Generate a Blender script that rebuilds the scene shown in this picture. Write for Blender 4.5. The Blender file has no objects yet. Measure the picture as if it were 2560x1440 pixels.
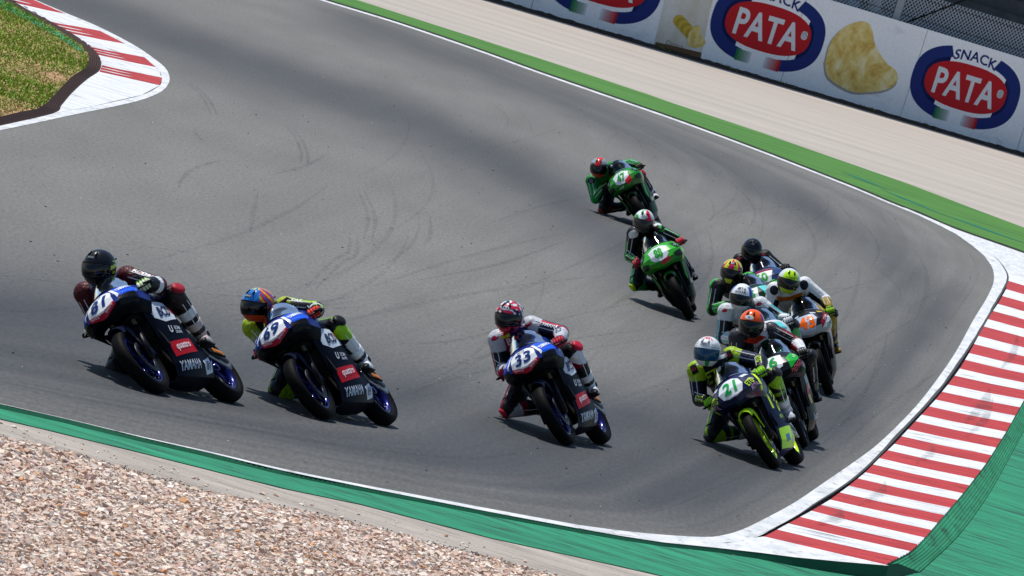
import bpy, bmesh, math, random
import numpy as np
from math import sin, cos, pi, radians, sqrt, atan2
from mathutils import Vector, Matrix
from mathutils.bvhtree import BVHTree

sc = bpy.context.scene
COL = sc.collection
rng = random.Random(7)
nrng = np.random.default_rng(11)

# ------------------------------------------------------------------ camera
ROLL = radians(17.5)
PITCH = math.atan((-sin(ROLL)*1280 + cos(ROLL)*720 + 871)/20000.0)
CAMZ = 5.2
cam = bpy.data.cameras.new('camera')
camo = bpy.data.objects.new('camera', cam)
COL.objects.link(camo)
r0 = Vector((1, 0, 0)); u0 = Vector((0, sin(PITCH), cos(PITCH))); fw = Vector((0, cos(PITCH), -sin(PITCH)))
cr = cos(ROLL)*r0 + sin(ROLL)*u0
cu = -sin(ROLL)*r0 + cos(ROLL)*u0
camo.matrix_world = Matrix(((cr.x, cu.x, -fw.x, 0), (cr.y, cu.y, -fw.y, 0), (cr.z, cu.z, -fw.z, CAMZ), (0, 0, 0, 1)))
cam.sensor_width = 36.0
cam.lens = 20000.0/2560.0*36.0
cam.clip_start = 1.0
cam.clip_end = 5000.0
cam.dof.use_dof = True
cam.dof.focus_distance = 72.0
cam.dof.aperture_fstop = 30.0
sc.camera = camo

# ------------------------------------------------------------------ sky, sun, exposure
SUN_TO = Vector((-0.40, 0.30, 1.0)).normalized()
SUN_EL = math.asin(SUN_TO.z)
SUN_AZ = atan2(SUN_TO.x, SUN_TO.y)
w = bpy.data.worlds.new('World')
sc.world = w
w.use_nodes = True
wn = w.node_tree.nodes
bg = wn['Background']
sky = wn.new('ShaderNodeTexSky')
sky.sky_type = 'NISHITA'
sky.sun_disc = False
sky.sun_elevation = SUN_EL
sky.sun_rotation = SUN_AZ
sky.air_density = 1.0
sky.dust_density = 0.3
sky.ozone_density = 2.5
w.node_tree.links.new(sky.outputs['Color'], bg.inputs['Color'])
bg.inputs['Strength'].default_value = 0.09
sl = bpy.data.lights.new('sun', 'SUN')
sl.energy = 4.2
sl.angle = radians(0.5)
sl.color = (1.0, 0.965, 0.91)
slo = bpy.data.objects.new('sun', sl)
COL.objects.link(slo)
slo.rotation_euler = (-SUN_TO).to_track_quat('-Z', 'Y').to_euler()
slo.location = (0, 90, 60)
vs = sc.view_settings
vs.view_transform = 'Standard'
vs.look = 'None'
vs.exposure = 0.2
vs.gamma = 1.0
vs.use_curve_mapping = False
sc.cycles.max_bounces = 6
sc.cycles.transparent_max_bounces = 8

# ------------------------------------------------------------------ helpers
def lin(h):
    """'#rrggbb' (as seen in daylight) to linear rgb"""
    if not isinstance(h, str):
        return tuple(h)
    h = h.lstrip('#')
    o = []
    for i in (0, 2, 4):
        c = int(h[i:i+2], 16)/255
        o.append(c/12.92 if c <= .04045 else ((c+.055)/1.055)**2.4)
    return tuple(o)

MATS = {}
def P(m):
    return m.node_tree.nodes['Principled BSDF']
def newmat(name):
    m = bpy.data.materials.new(name)
    m.use_nodes = True
    return m
def N(m, t, **kw):
    n = m.node_tree.nodes.new(t)
    for k, v in kw.items():
        if k in n.inputs.keys() if hasattr(n.inputs, 'keys') else False:
            n.inputs[k].default_value = v
        else:
            setattr(n, k, v)
    return n
def LK(m, a, b):
    m.node_tree.links.new(a, b)

def bump_noise(m, scale, strength, dist=.01, coord='Object', detail=4):
    tc = N(m, 'ShaderNodeTexCoord'); n = N(m, 'ShaderNodeTexNoise')
    n.inputs['Scale'].default_value = scale; n.inputs['Detail'].default_value = detail
    b = N(m, 'ShaderNodeBump'); b.inputs['Strength'].default_value = strength; b.inputs['Distance'].default_value = dist
    LK(m, tc.outputs[coord], n.inputs['Vector']); LK(m, n.outputs['Fac'], b.inputs['Height'])
    LK(m, b.outputs['Normal'], P(m).inputs['Normal'])
    return n

def mat(name, col, rough=.5, metal=0., coat=0., grain=.12, gscale=30., bump=0., bscale=200., spec=.14):
    """plain painted/solid material: base colour with slight blotchy variation"""
    key = (name, tuple(round(c, 4) for c in lin(col)), rough, metal, coat)
    if key in MATS:
        return MATS[key]
    m = newmat(name)
    p = P(m)
    c = lin(col)
    p.inputs['Roughness'].default_value = rough
    p.inputs['Metallic'].default_value = metal
    p.inputs['Specular IOR Level'].default_value = spec
    p.inputs['Coat Weight'].default_value = coat
    p.inputs['Coat Roughness'].default_value = .08
    tc = N(m, 'ShaderNodeTexCoord'); n = N(m, 'ShaderNodeTexNoise')
    n.inputs['Scale'].default_value = gscale; n.inputs['Detail'].default_value = 5
    r = N(m, 'ShaderNodeValToRGB')
    r.color_ramp.elements[0].position = .3; r.color_ramp.elements[1].position = .7
    r.color_ramp.elements[0].color = tuple(x*(1-grain) for x in c)+(1,)
    r.color_ramp.elements[1].color = tuple(min(1, x*(1+grain*.5)) for x in c)+(1,)
    LK(m, tc.outputs['Object'], n.inputs['Vector']); LK(m, n.outputs['Fac'], r.inputs['Fac'])
    LK(m, r.outputs['Color'], p.inputs['Base Color'])
    if bump:
        n2 = N(m, 'ShaderNodeTexNoise'); n2.inputs['Scale'].default_value = bscale; n2.inputs['Detail'].default_value = 3
        b = N(m, 'ShaderNodeBump'); b.inputs['Strength'].default_value = bump; b.inputs['Distance'].default_value = .01
        LK(m, tc.outputs['Object'], n2.inputs['Vector']); LK(m, n2.outputs['Fac'], b.inputs['Height']); LK(m, b.outputs['Normal'], p.inputs['Normal'])
    MATS[key] = m
    return m

def attr_mat(name, rough=.5, coat=0., bump=0., bscale=60., bdist=.01):
    """material that takes its colour from the mesh's own colour layer"""
    key = (name, rough, coat, bump)
    if key in MATS:
        return MATS[key]
    m = newmat(name); p = P(m)
    a = N(m, 'ShaderNodeVertexColor'); a.layer_name = 'Col'
    LK(m, a.outputs['Color'], p.inputs['Base Color'])
    p.inputs['Roughness'].default_value = rough
    p.inputs['Specular IOR Level'].default_value = .14
    p.inputs['Coat Weight'].default_value = coat
    p.inputs['Coat Roughness'].default_value = .06
    if bump:
        bump_noise(m, bscale, bump, bdist)
    MATS[key] = m
    return m

def mesh_obj(name, V, F, material, parent=None, smooth=True, cols=None, crease=0):
    me = bpy.data.meshes.new(name)
    if isinstance(V, np.ndarray):
        V = V.tolist()
    if isinstance(F, np.ndarray):
        F = F.tolist()
    me.from_pydata(V, [], F)
    if cols is not None:
        a = me.color_attributes.new('Col', 'FLOAT_COLOR', 'POINT')
        c = np.ones((len(V), 4), np.float32); c[:, :3] = np.asarray(cols)
        a.data.foreach_set('color', c.ravel())
    me.materials.append(material)
    if smooth:
        me.polygons.foreach_set('use_smooth', [True]*len(me.polygons))
    me.update()
    if crease: me.set_sharp_from_angle(angle=radians(crease))
    o = bpy.data.objects.new(name, me)
    COL.objects.link(o)
    if parent is not None:
        o.parent = parent
    return o

def tag(o, label=None, cat=None, group=None, kind=None):
    if label: o['label'] = label
    if cat: o['category'] = cat
    if group: o['group'] = group
    if kind: o['kind'] = kind
    return o
def struct(o):
    o['kind'] = 'structure'; return o
def empty(name, mw=None):
    o = bpy.data.objects.new(name, None); COL.objects.link(o)
    o.empty_display_size = .2
    if mw is not None:
        o.matrix_world = mw
    return o

class MB:
    """collects vertices and faces"""
    def __init__(s): s.v = []; s.f = []
    def add(s, V, F):
        b = len(s.v); s.v += [tuple(map(float, p)) for p in V]; s.f += [tuple(i+b for i in f) for f in F]; return s
    def box(s, c, e, R=None):
        P_ = np.array([(x, y, z) for x in (-1, 1) for y in (-1, 1) for z in (-1, 1)], float)*np.array(e)/2
        if R is not None: P_ = P_@np.array(R).T
        P_ = P_+np.array(c)
        return s.add(P_, [(0, 1, 3, 2), (4, 6, 7, 5), (0, 4, 5, 1), (2, 3, 7, 6), (0, 2, 6, 4), (1, 5, 7, 3)])
    def tube(s, pts, rad, n=10, side=None, caps=True):
        V, F = tube(pts, rad, n, side, caps); return s.add(V, F)
    def build(s, name, material, parent=None, smooth=True):
        return mesh_obj(name, s.v, s.f, material, parent, smooth)

def nrm(v):
    v = np.asarray(v, float); return v/max(np.linalg.norm(v), 1e-9)

def tube(pts, rad, n=10, side=None, caps=True):
    """tube along points; rad: numbers or (r_side, r_other); side: direction of r_side"""
    pts = [np.asarray(p, float) for p in pts]; k = len(pts)
    V = []; F = []
    ref = np.array(side if side is not None else (0.13, .9, .21), float)
    pr = None
    for i, p in enumerate(pts):
        d = nrm(pts[min(i+1, k-1)]-pts[max(i-1, 0)])
        a = ref-d*(ref@d)
        if np.linalg.norm(a) < .05: a = np.cross(d, (0.3, .2, 1))
        a = nrm(a)
        if pr is not None and side is None:
            a2 = pr-d*(pr@d)
            if np.linalg.norm(a2) > .05: a = nrm(a2)
        pr = a
        b = np.cross(d, a)
        r = rad[i] if isinstance(rad, (list, tuple)) else rad
        ra, rb = r if isinstance(r, (list, tuple)) else (r, r)
        for j in range(n):
            t = 2*pi*j/n
            V.append(p+a*ra*cos(t)+b*rb*sin(t))
    for i in range(k-1):
        for j in range(n):
            j2 = (j+1) % n
            F.append((i*n+j, i*n+j2, (i+1)*n+j2, (i+1)*n+j))
    if caps:
        F.append(tuple(range(n-1, -1, -1))); F.append(tuple((k-1)*n+j for j in range(n)))
    return V, F

def ball(c, r, nu=14, nv=9):
    V = []; F = []
    r = np.array(r if isinstance(r, (list, tuple)) else (r, r, r)); c = np.array(c)
    for i in range(nv+1):
        th = pi*i/nv
        for j in range(nu):
            ph = 2*pi*j/nu
            V.append(c+r*np.array((sin(th)*cos(ph), sin(th)*sin(ph), cos(th))))
    for i in range(nv):
        for j in range(nu):
            F.append((i*nu+j, (i+1)*nu+j, (i+1)*nu+(j+1) % nu, i*nu+(j+1) % nu))
    return V, F

def crom(P_, n):
    """Catmull-Rom through rows of P_, n samples per span (axis 0)"""
    P_ = np.asarray(P_, float); k = len(P_)
    E_ = np.concatenate([[2*P_[0]-P_[1]], P_, [2*P_[-1]-P_[-2]]])
    out = []
    for i in range(k-1):
        a, b, c, d = E_[i], E_[i+1], E_[i+2], E_[i+3]
        for j in range(n):
            t = j/n
            out.append(.5*((2*b)+(-a+c)*t+(2*a-5*b+4*c-d)*t*t+(-a+3*b-3*c+d)*t**3))
    out.append(P_[-1])
    return np.array(out)

def resample(P_, n):
    P_ = np.asarray(P_, float)
    s = np.concatenate([[0], np.cumsum(np.linalg.norm(np.diff(P_, axis=0), axis=1))])
    t = np.linspace(0, s[-1], n)
    return np.stack([np.interp(t, s, P_[:, i]) for i in range(P_.shape[1])], 1)

def lerp_rows(P_, n):
    P_ = np.asarray(P_, float); k = len(P_)
    return np.array([P_[i]*(1-j/n)+P_[i+1]*(j/n) for i in range(k-1) for j in range(n)]+[P_[-1]])
def surf(ctrl, nu=5, nv=5, thick=.004, hard=False):
    """shell through a grid of control points, with thickness; hard: creased along the rows. returns V,F"""
    C_ = np.asarray(ctrl, float)
    A = lerp_rows(C_, nu) if hard else crom(C_, nu)
    A = np.swapaxes(crom(np.swapaxes(A, 0, 1), nv), 0, 1)
    h, w_ = A.shape[:2]
    du = np.gradient(A, axis=0); dv = np.gradient(A, axis=1)
    n = np.cross(du, dv); n /= np.maximum(np.linalg.norm(n, axis=2, keepdims=True), 1e-9)
    V = A.reshape(-1, 3)
    F = [(i*w_+j, i*w_+j+1, (i+1)*w_+j+1, (i+1)*w_+j) for i in range(h-1) for j in range(w_-1)]
    if thick:
        V2 = (A-n*thick).reshape(-1, 3); o = len(V)
        F2 = [tuple(k+o for k in f[::-1]) for f in F]
        rim = []
        def edge(idx):
            for a, b in zip(idx[:-1], idx[1:]): rim.append((a, a+o, b+o, b))
        edge([j for j in range(w_)][::-1]); edge([(h-1)*w_+j for j in range(w_)])
        edge([i*w_ for i in range(h)]); edge([i*w_+w_-1 for i in range(h)][::-1])
        V = np.concatenate([V, V2]); F = F+F2+rim
    return V, F

def mirror_rows(half):
    """half: rows of points from centre (y=0) outwards -> full rows across, -y ... +y"""
    out = []
    for r in half:
        l = [(p[0], -p[1], p[2]) for p in r[:0:-1]]
        out.append(l+list(r))
    return out

def loft(stations, n=20, exp=2.6, caps=True):
    """closed super-ellipse sections: (x, zc, half_w, half_h[, yc])"""
    V = []; F = []; k = len(stations)
    S = crom(np.array([s if len(s) == 5 else tuple(s)+(0,) for s in stations], float), 3); k = len(S)
    for x, zc, hw, hh, yc in S:
        for j in range(n):
            t = 2*pi*j/n; c, s_ = cos(t), sin(t)
            V.append((x, yc+hw*math.copysign(abs(c)**(2/exp), c), zc+hh*math.copysign(abs(s_)**(2/exp), s_)))
    for i in range(k-1):
        for j in range(n):
            F.append((i*n+j, (i+1)*n+j, (i+1)*n+(j+1) % n, i*n+(j+1) % n))
    if caps:
        F.append(tuple(range(n))); F.append(tuple((k-1)*n+j for j in range(n-1, -1, -1)))
    return V, F

def lathe(prof, c, n=48, axis='y'):
    """prof: (offset along axis, radius); closed ring around the y axis through c"""
    V = []; F = []; k = len(prof)
    for i in range(n):
        t = 2*pi*i/n
        for y, r in prof: V.append((c[0]+r*cos(t), c[1]+y, c[2]+r*sin(t)))
    for i in range(n):
        i2 = (i+1) % n
        for j in range(k-1): F.append((i*k+j, i*k+j+1, i2*k+j+1, i2*k+j))
    return V, F

# ---- flat print laid on surfaces
TEXT = {}
def text2d(s, bold=.012, shear=0.):
    """glyph outlines as a centred flat mesh of height ~1 (capital height)"""
    k = (s, bold, shear)
    if k in TEXT: return TEXT[k]
    cu_ = bpy.data.curves.new('lettering', 'FONT'); cu_.body = s; cu_.size = 1.43; cu_.offset = bold; cu_.shear = shear
    cu_.resolution_u = 3; cu_.space_character = 1.05
    o = bpy.data.objects.new('lettering', cu_); COL.objects.link(o)
    dg = bpy.context.evaluated_depsgraph_get()
    me = o.evaluated_get(dg).to_mesh()
    V = np.array([v.co[:2] for v in me.vertices]); F = [tuple(p.vertices) for p in me.polygons]
    bpy.data.objects.remove(o); bpy.data.curves.remove(cu_)
    bm = bmesh.new()
    bv = [bm.verts.new((p[0], p[1], 0)) for p in V]
    for f in F:
        try: bm.faces.new([bv[i] for i in f])
        except ValueError: pass
    bmesh.ops.triangulate(bm, faces=bm.faces[:])
    for _ in range(3):
        le = [e for e in bm.edges if e.calc_length() > .28]
        if not le: break
        bmesh.ops.subdivide_edges(bm, edges=le, cuts=1)
        bmesh.ops.triangulate(bm, faces=[f for f in bm.faces if len(f.verts) > 3])
    bm.verts.index_update()
    V = np.array([v.co[:2] for v in bm.verts]); F = [tuple(v.index for v in f.verts) for f in bm.faces]; bm.free()
    c = (V.min(0)+V.max(0))/2
    TEXT[k] = (V-c, F, V.max(0)-V.min(0))
    return TEXT[k]

def fill2d(poly, cuts=0.03):
    """flat polygon -> triangles with edges no longer than about `cuts`"""
    bm = bmesh.new()
    vs_ = [bm.verts.new((p[0], p[1], 0)) for p in poly]
    f = bm.faces.new(vs_)
    bmesh.ops.triangulate(bm, faces=bm.faces[:])
    for _ in range(6):
        le = [e for e in bm.edges if e.calc_length() > cuts]
        if not le: break
        bmesh.ops.subdivide_edges(bm, edges=le, cuts=1)
        bmesh.ops.triangulate(bm, faces=[f for f in bm.faces if len(f.verts) > 3])
    bm.verts.index_update()
    V = np.array([v.co[:2] for v in bm.verts]); F = [tuple(v.index for v in f.verts) for f in bm.faces]
    bm.free()
    return V, F

def stick(name, V2, F, o, ex, ey, material, parent, bvh=None, off=.0025, sc_=1.0, reach=.2):
    """lay a flat shape on a surface: plane at o spanned by ex,ey, dropped along its normal on to bvh"""
    ex = nrm(ex); ey = np.asarray(ey, float); ey = nrm(ey-ex*(ey@ex)); n = np.cross(ex, ey)
    W = np.asarray(o)+np.outer(V2[:, 0]*sc_, ex)+np.outer(V2[:, 1]*sc_, ey)
    out = []
    keep = np.ones(len(W), bool)
    for i, p in enumerate(W):
        q = p
        if bvh is not None:
            h = bvh.ray_cast(Vector(p+n*reach), Vector(-n), reach*2.2)
            if h[0] is not None:
                q = np.array(h[0])+n*off
            else:
                keep[i] = False
        out.append(q)
    if bvh is not None:
        F = [f for f in F if all(keep[list(f)])]
        if not F: return None
    return mesh_obj(name, np.array(out), F, material, parent, smooth=False)

def shape(name, poly, o, ex, ey, material, parent, bvh=None, off=.0025, cuts=.03, sc_=1.0):
    V, F = fill2d(poly, cuts)
    return stick(name, V, F, o, ex, ey, material, parent, bvh, off, sc_)
def letters(s, h, o, ex, ey, material, parent, bvh=None, off=.004, bold=.012, shear=0., width=None, name='lettering'):
    V, F, sz = text2d(s, bold, shear)
    V = V.copy()*h
    if width: V[:, 0] *= width/(sz[0]*h)
    return stick(name, V, F, o, ex, ey, material, parent, bvh, off)
def bvh_of(V, F):
    return BVHTree.FromPolygons([tuple(v) for v in V], [tuple(f) for f in F])
# ------------------------------------------------------------------ setting: plan of the track in metres
near_line=[(-4.58,55.41),(-3.91,56.04),(-3.22,56.59),(-2.73,57.05),(-2.23,57.46),(-1.73,57.96),(-1.21,58.41),(-0.64,59.12),(-0.29,59.61),(0.36,60.5),(1.04,61.49),(1.4,62.21),(1.73,63.01),(2.0,63.77),(2.17,64.38),(2.39,65.71),(2.64,67.77),(2.96,70.62),(3.31,74.13),(3.71,78.16),(4.05,81.75),(4.45,86.48),(4.87,91.77),(5.35,98.33),(5.85,105.51),(6.49,115.35),(7.06,123.84),(7.48,130.73),(7.7,136.13),(7.74,140.16),(7.65,143.08),(7.47,146.36),(7.21,148.1),(6.8,150.17),(6.34,151.31),(5.88,152.82),(5.42,154.0),(3.85,157.32),(2.21,159.84),(1.07,160.89),(-0.85,162.58),(-2.08,164.26),(-3.85,165.49),(-5.31,165.09),(-7.26,164.46),(-9.27,162.3)]
line_out=[(1.04,61.18),(1.41,61.82),(1.73,62.5),(2.03,63.26),(2.27,64.08),(2.47,65.21),(2.85,68.19),(3.11,70.63),(3.59,75.16),(4.01,79.88),(4.57,86.77),(5.12,93.58),(5.76,102.29),(6.52,113.14),(7.2,123.26),(7.78,132.0),(7.96,135.79),(8.0,138.71),(7.99,141.6),(7.83,143.57)]
kerb_out=[(3.66,65.71),(3.78,66.79),(3.97,68.58),(4.29,71.99),(4.51,74.39),(4.74,77.1),(5.06,80.71),(5.33,83.91),(5.58,87.27),(5.85,90.85),(6.14,94.48),(6.54,99.6),(7.02,105.96),(7.56,113.6),(8.09,121.99),(8.44,129.12),(8.72,136.57)]
rib_out=[(4.02,67.6),(4.55,72.78),(5.06,78.59),(5.47,83.71),(5.86,88.77),(6.22,93.43),(6.77,100.62),(7.47,109.96),(8.23,120.79),(8.87,131.36),(9.42,142.76)]
white_low=[(1.04,61.18),(1.41,61.75),(1.73,62.32),(2.16,63.33),(2.54,64.17),(2.85,64.8),(3.26,65.77),(3.72,66.86)]
green_low=[(-4.54,55.18),(-3.85,55.57),(-3.16,56.05),(-2.87,56.31),(-2.17,56.84),(-1.16,57.51),(-0.58,58.16),(0.41,58.75),(1.07,59.42),(1.74,60.05),(2.51,60.75),(3.5,61.77)]
apron_low=[(-4.42,54.19),(-3.73,54.43),(-3.05,54.78),(-2.57,55.15),(-2.07,55.33),(-1.57,55.48),(-1.08,56.06),(-0.52,56.53),(-0.18,56.74),(0.45,57.15),(0.96,57.28),(1.87,57.72),(2.78,57.86)]
far_green=[(10.58,159.68),(9.51,161.78),(8.51,163.71),(7.18,166.37),(5.75,167.74),(4.02,169.55),(2.09,170.5),(1.54,171.16),(-1.0,172.35),(-2.73,172.65),(-4.09,172.84),(-5.0,172.97),(-6.8,172.68),(-8.92,170.3)]
far_white=[(6.68,151.57),(7.57,148.76),(8.82,147.54),(9.77,145.21)]
lk_lo=[(-10.76,128.99),(-9.9,126.96),(-8.86,124.18),(-8.31,123.16),(-7.76,122.06),(-7.14,120.86),(-6.46,118.64),(-6.03,116.59),(-5.69,114.51),(-5.47,112.09),(-5.35,109.79),(-5.29,107.2),(-5.32,103.74),(-5.44,99.99),(-5.61,95.71),(-5.76,91.6),(-5.9,87.92),(-6.09,82.56),(-6.28,77.97)]
lk_li=[(-10.67,128.08),(-9.83,126.22),(-8.81,123.48),(-8.28,122.74),(-7.71,121.51),(-7.32,120.28),(-6.78,118.89),(-6.36,117.11),(-6.02,115.26),(-5.67,112.91),(-5.49,110.57),(-5.41,108.85),(-5.4,104.94),(-5.6,98.73),(-5.78,94.64),(-5.97,88.78),(-6.16,83.31),(-6.34,78.65)]
lk_in=[(-10.54,124.64),(-9.51,122.67),(-8.54,120.38),(-8.09,118.78),(-7.7,117.6),(-7.2,115.8),(-6.81,114.05),(-6.55,112.31),(-6.37,110.58),(-6.19,107.81),(-6.13,104.98),(-6.07,102.64),(-5.98,99.76),(-5.86,96.61),(-5.79,94.46)]
lk_mat=[(-10.45,123.79),(-9.45,121.98),(-8.58,119.72),(-7.8,116.9),(-7.3,115.12),(-6.88,113.22),(-6.63,111.44),(-6.47,109.49),(-6.34,107.17),(-6.3,104.48),(-6.21,101.78),(-6.13,99.45),(-6.01,96.27),(-5.97,94.22),(-6.04,92.31),(-6.1,90.26),(-6.28,84.61),(-6.45,79.69)]
lk_s=[(-8.32,120.0),(-7.71,121.51),(-7.7,117.6),(-7.03,119.49),(-7.2,115.8),(-6.51,117.83),(-6.79,113.69),(-6.07,115.55),(-6.52,111.96),(-5.77,113.6),(-6.28,109.54),(-5.52,111.14),(-6.16,107.39),(-5.41,108.96)]
rub=[(-8.9,127.77),(-6.94,125.58),(-4.41,123.68),(-2.44,122.92),(-0.4,116.93),(1.23,106.82),(2.48,95.2),(3.06,85.29),(2.86,78.15),(2.08,71.61),(0.48,66.69),(-0.81,63.7),(-2.14,63.47),(-3.6,61.06),(-4.48,60.22)]
rub2=[(-4.44,158.39),(-1.07,155.26),(2.16,146.13),(4.94,134.59),(5.85,120.19),(5.09,101.54),(4.14,86.82),(3.08,74.5),(2.24,68.27),(0.85,64.37),(-0.43,62.29),(-1.97,60.63),(-3.4,58.74)]
MARKS= [[(-5.24,112.31),(-4.99,111.1),(-4.7,108.65),(-4.4,105.12)],[(-4.44,101.1),(-4.34,99.74),(-4.22,98.84),(-4.11,98.05)],[(-3.82,87.56),(-3.89,89.4),(-3.92,91.96),(-3.82,95.01),(-3.72,96.25)],[(-3.54,108.68),(-3.29,106.33),(-3.06,102.92),(-2.96,100.39)],[(-3.18,95.76),(-2.98,99.23),(-2.89,102.04),(-2.85,105.04)],[(-2.8,84.0),(-2.93,86.95),(-3.11,91.65)],[(-1.87,89.42),(-1.75,85.98),(-1.83,83.49),(-1.89,77.53)],[(-1.22,97.89),(-1.1,93.7),(-1.12,91.52)],[(-4.19,67.94),(-3.46,70.27),(-2.71,73.1),(-2.07,75.81)],[(-2.36,70.9),(-2.0,74.26),(-1.41,79.3)],[(-3.7,76.28),(-2.94,78.45),(-2.38,77.95)],[(-0.96,85.03),(-0.22,92.49),(0.5,102.39)],[(-2.17,99.21),(-1.83,94.02),(-1.69,89.15)],[(-2.52,72.5),(-1.81,75.39),(-1.36,77.99)],[(-0.84,74.75),(-0.33,77.82),(0.3,84.26)]]
KI= [(2.6,65.83),(2.85,68.0),(3.1,70.18),(3.32,72.18),(3.56,74.63),(3.79,77.1),(4.01,79.74),(4.26,82.64),(4.51,85.71),(4.78,89.04),(5.08,92.74),(5.38,96.63),(5.71,101.07),(6.02,105.61),(6.38,111.03),(6.77,116.91),(7.2,122.97),(7.63,129.35),(7.95,135.68)]
KO= [(3.63,65.81),(3.91,67.94),(4.11,69.97),(4.31,72.2),(4.53,74.64),(4.75,77.1),(4.98,79.77),(5.23,82.71),(5.48,85.85),(5.75,89.26),(6.03,92.93),(6.34,97.0),(6.65,101.03),(6.96,105.38),(7.32,110.5),(7.7,116.15),(8.09,121.99),(8.48,127.99),(8.79,134.26)]
WHITE_LOW3=[(1.04,61.18,0.0),(1.41,61.75,0.0),(1.73,62.32,0.0),(2.16,63.27,0.005),(2.53,63.92,0.02),(2.83,64.3,0.04),(3.22,64.95,0.065),(3.65,65.75,0.09)]
GMARKS=[[(0.38, 59.29), (0.49, 59.48), (0.64, 59.58)], [(0.86, 60.77), (1.0, 61.05), (1.17, 61.37)], [(1.37, 61.05), (1.42, 61.04), (1.46, 61.04)], [(1.42, 60.67), (1.54, 60.69), (1.69, 60.7)], [(-1.19, 57.89), (-0.84, 58.22), (-0.43, 58.73)], [(4.4, 69.98), (4.72, 70.67), (5.02, 70.63)], [(5.12, 77.15), (5.29, 77.29), (5.45, 77.11)], [(-0.28, 58.85), (-0.07, 59.04), (0.14, 59.37)], [(2.19, 61.9), (2.46, 62.44), (2.84, 63.34)], [(4.71, 73.9), (4.9, 73.94), (5.16, 74.54)]]

from mathutils import noise as mnoise
# ---- materials of the setting
def track_mat():
    m = newmat('asphalt'); p = P(m)
    a = N(m, 'ShaderNodeVertexColor'); a.layer_name = 'Col'
    uv = N(m, 'ShaderNodeUVMap'); uv.uv_map = 'track'
    tc = N(m, 'ShaderNodeTexCoord')
    mp = N(m, 'ShaderNodeMapping'); mp.inputs['Scale'].default_value = (3, 50, 1)
    LK(m, uv.outputs['UV'], mp.inputs['Vector'])
    st = N(m, 'ShaderNodeTexNoise'); st.inputs['Scale'].default_value = 1; st.inputs['Detail'].default_value = 6; st.inputs['Roughness'].default_value = .65
    LK(m, mp.outputs['Vector'], st.inputs['Vector'])
    fine = N(m, 'ShaderNodeTexNoise'); fine.inputs['Scale'].default_value = 26; fine.inputs['Detail'].default_value = 6; fine.inputs['Roughness'].default_value = .8
    mp2 = N(m, 'ShaderNodeMapping'); mp2.inputs['Scale'].default_value = (1, .16, 1)
    LK(m, tc.outputs['Object'], mp2.inputs['Vector'])
    LK(m, mp2.outputs['Vector'], fine.inputs['Vector'])
    big = N(m, 'ShaderNodeTexNoise'); big.inputs['Scale'].default_value = .9; big.inputs['Detail'].default_value = 4
    LK(m, mp2.outputs['Vector'], big.inputs['Vector'])
    def ramp(src, lo, hi, p0=.3, p1=.7):
        r = N(m, 'ShaderNodeMapRange'); r.inputs['From Min'].default_value = p0; r.inputs['From Max'].default_value = p1
        r.inputs['To Min'].default_value = lo; r.inputs['To Max'].default_value = hi
        LK(m, src, r.inputs['Value']); return r.outputs['Result']
    def mul(x, y):
        q = N(m, 'ShaderNodeMath', operation='MULTIPLY'); LK(m, x, q.inputs[0]); LK(m, y, q.inputs[1]); return q.outputs[0]
    sep = N(m, 'ShaderNodeSeparateXYZ'); LK(m, uv.outputs['UV'], sep.inputs[0])
    amp = ramp(sep.outputs['Y'], 1., .12, .12, .42)
    dev = ramp(st.outputs['Fac'], -.20, .14)
    one = N(m, 'ShaderNodeMath', operation='ADD'); one.inputs[1].default_value = 1.0; LK(m, mul(dev, amp), one.inputs[0])
    k = mul(mul(one.outputs[0], ramp(fine.outputs['Fac'], .72, 1.28, .35, .65)), ramp(big.outputs['Fac'], .9, 1.1))
    v = N(m, 'ShaderNodeVectorMath', operation='SCALE')
    LK(m, a.outputs['Color'], v.inputs[0]); LK(m, k, v.inputs['Scale'])
    LK(m, v.outputs['Vector'], p.inputs['Base Color'])
    p.inputs['Roughness'].default_value = .72
    p.inputs['Specular IOR Level'].default_value = .25
    b = N(m, 'ShaderNodeBump'); b.inputs['Strength'].default_value = .5; b.inputs['Distance'].default_value = .012
    f2 = N(m, 'ShaderNodeTexNoise'); f2.inputs['Scale'].default_value = 70; f2.inputs['Detail'].default_value = 4
    LK(m, tc.outputs['Object'], f2.inputs['Vector']); LK(m, f2.outputs['Fac'], b.inputs['Height']); LK(m, b.outputs['Normal'], p.inputs['Normal'])
    return m

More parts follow.
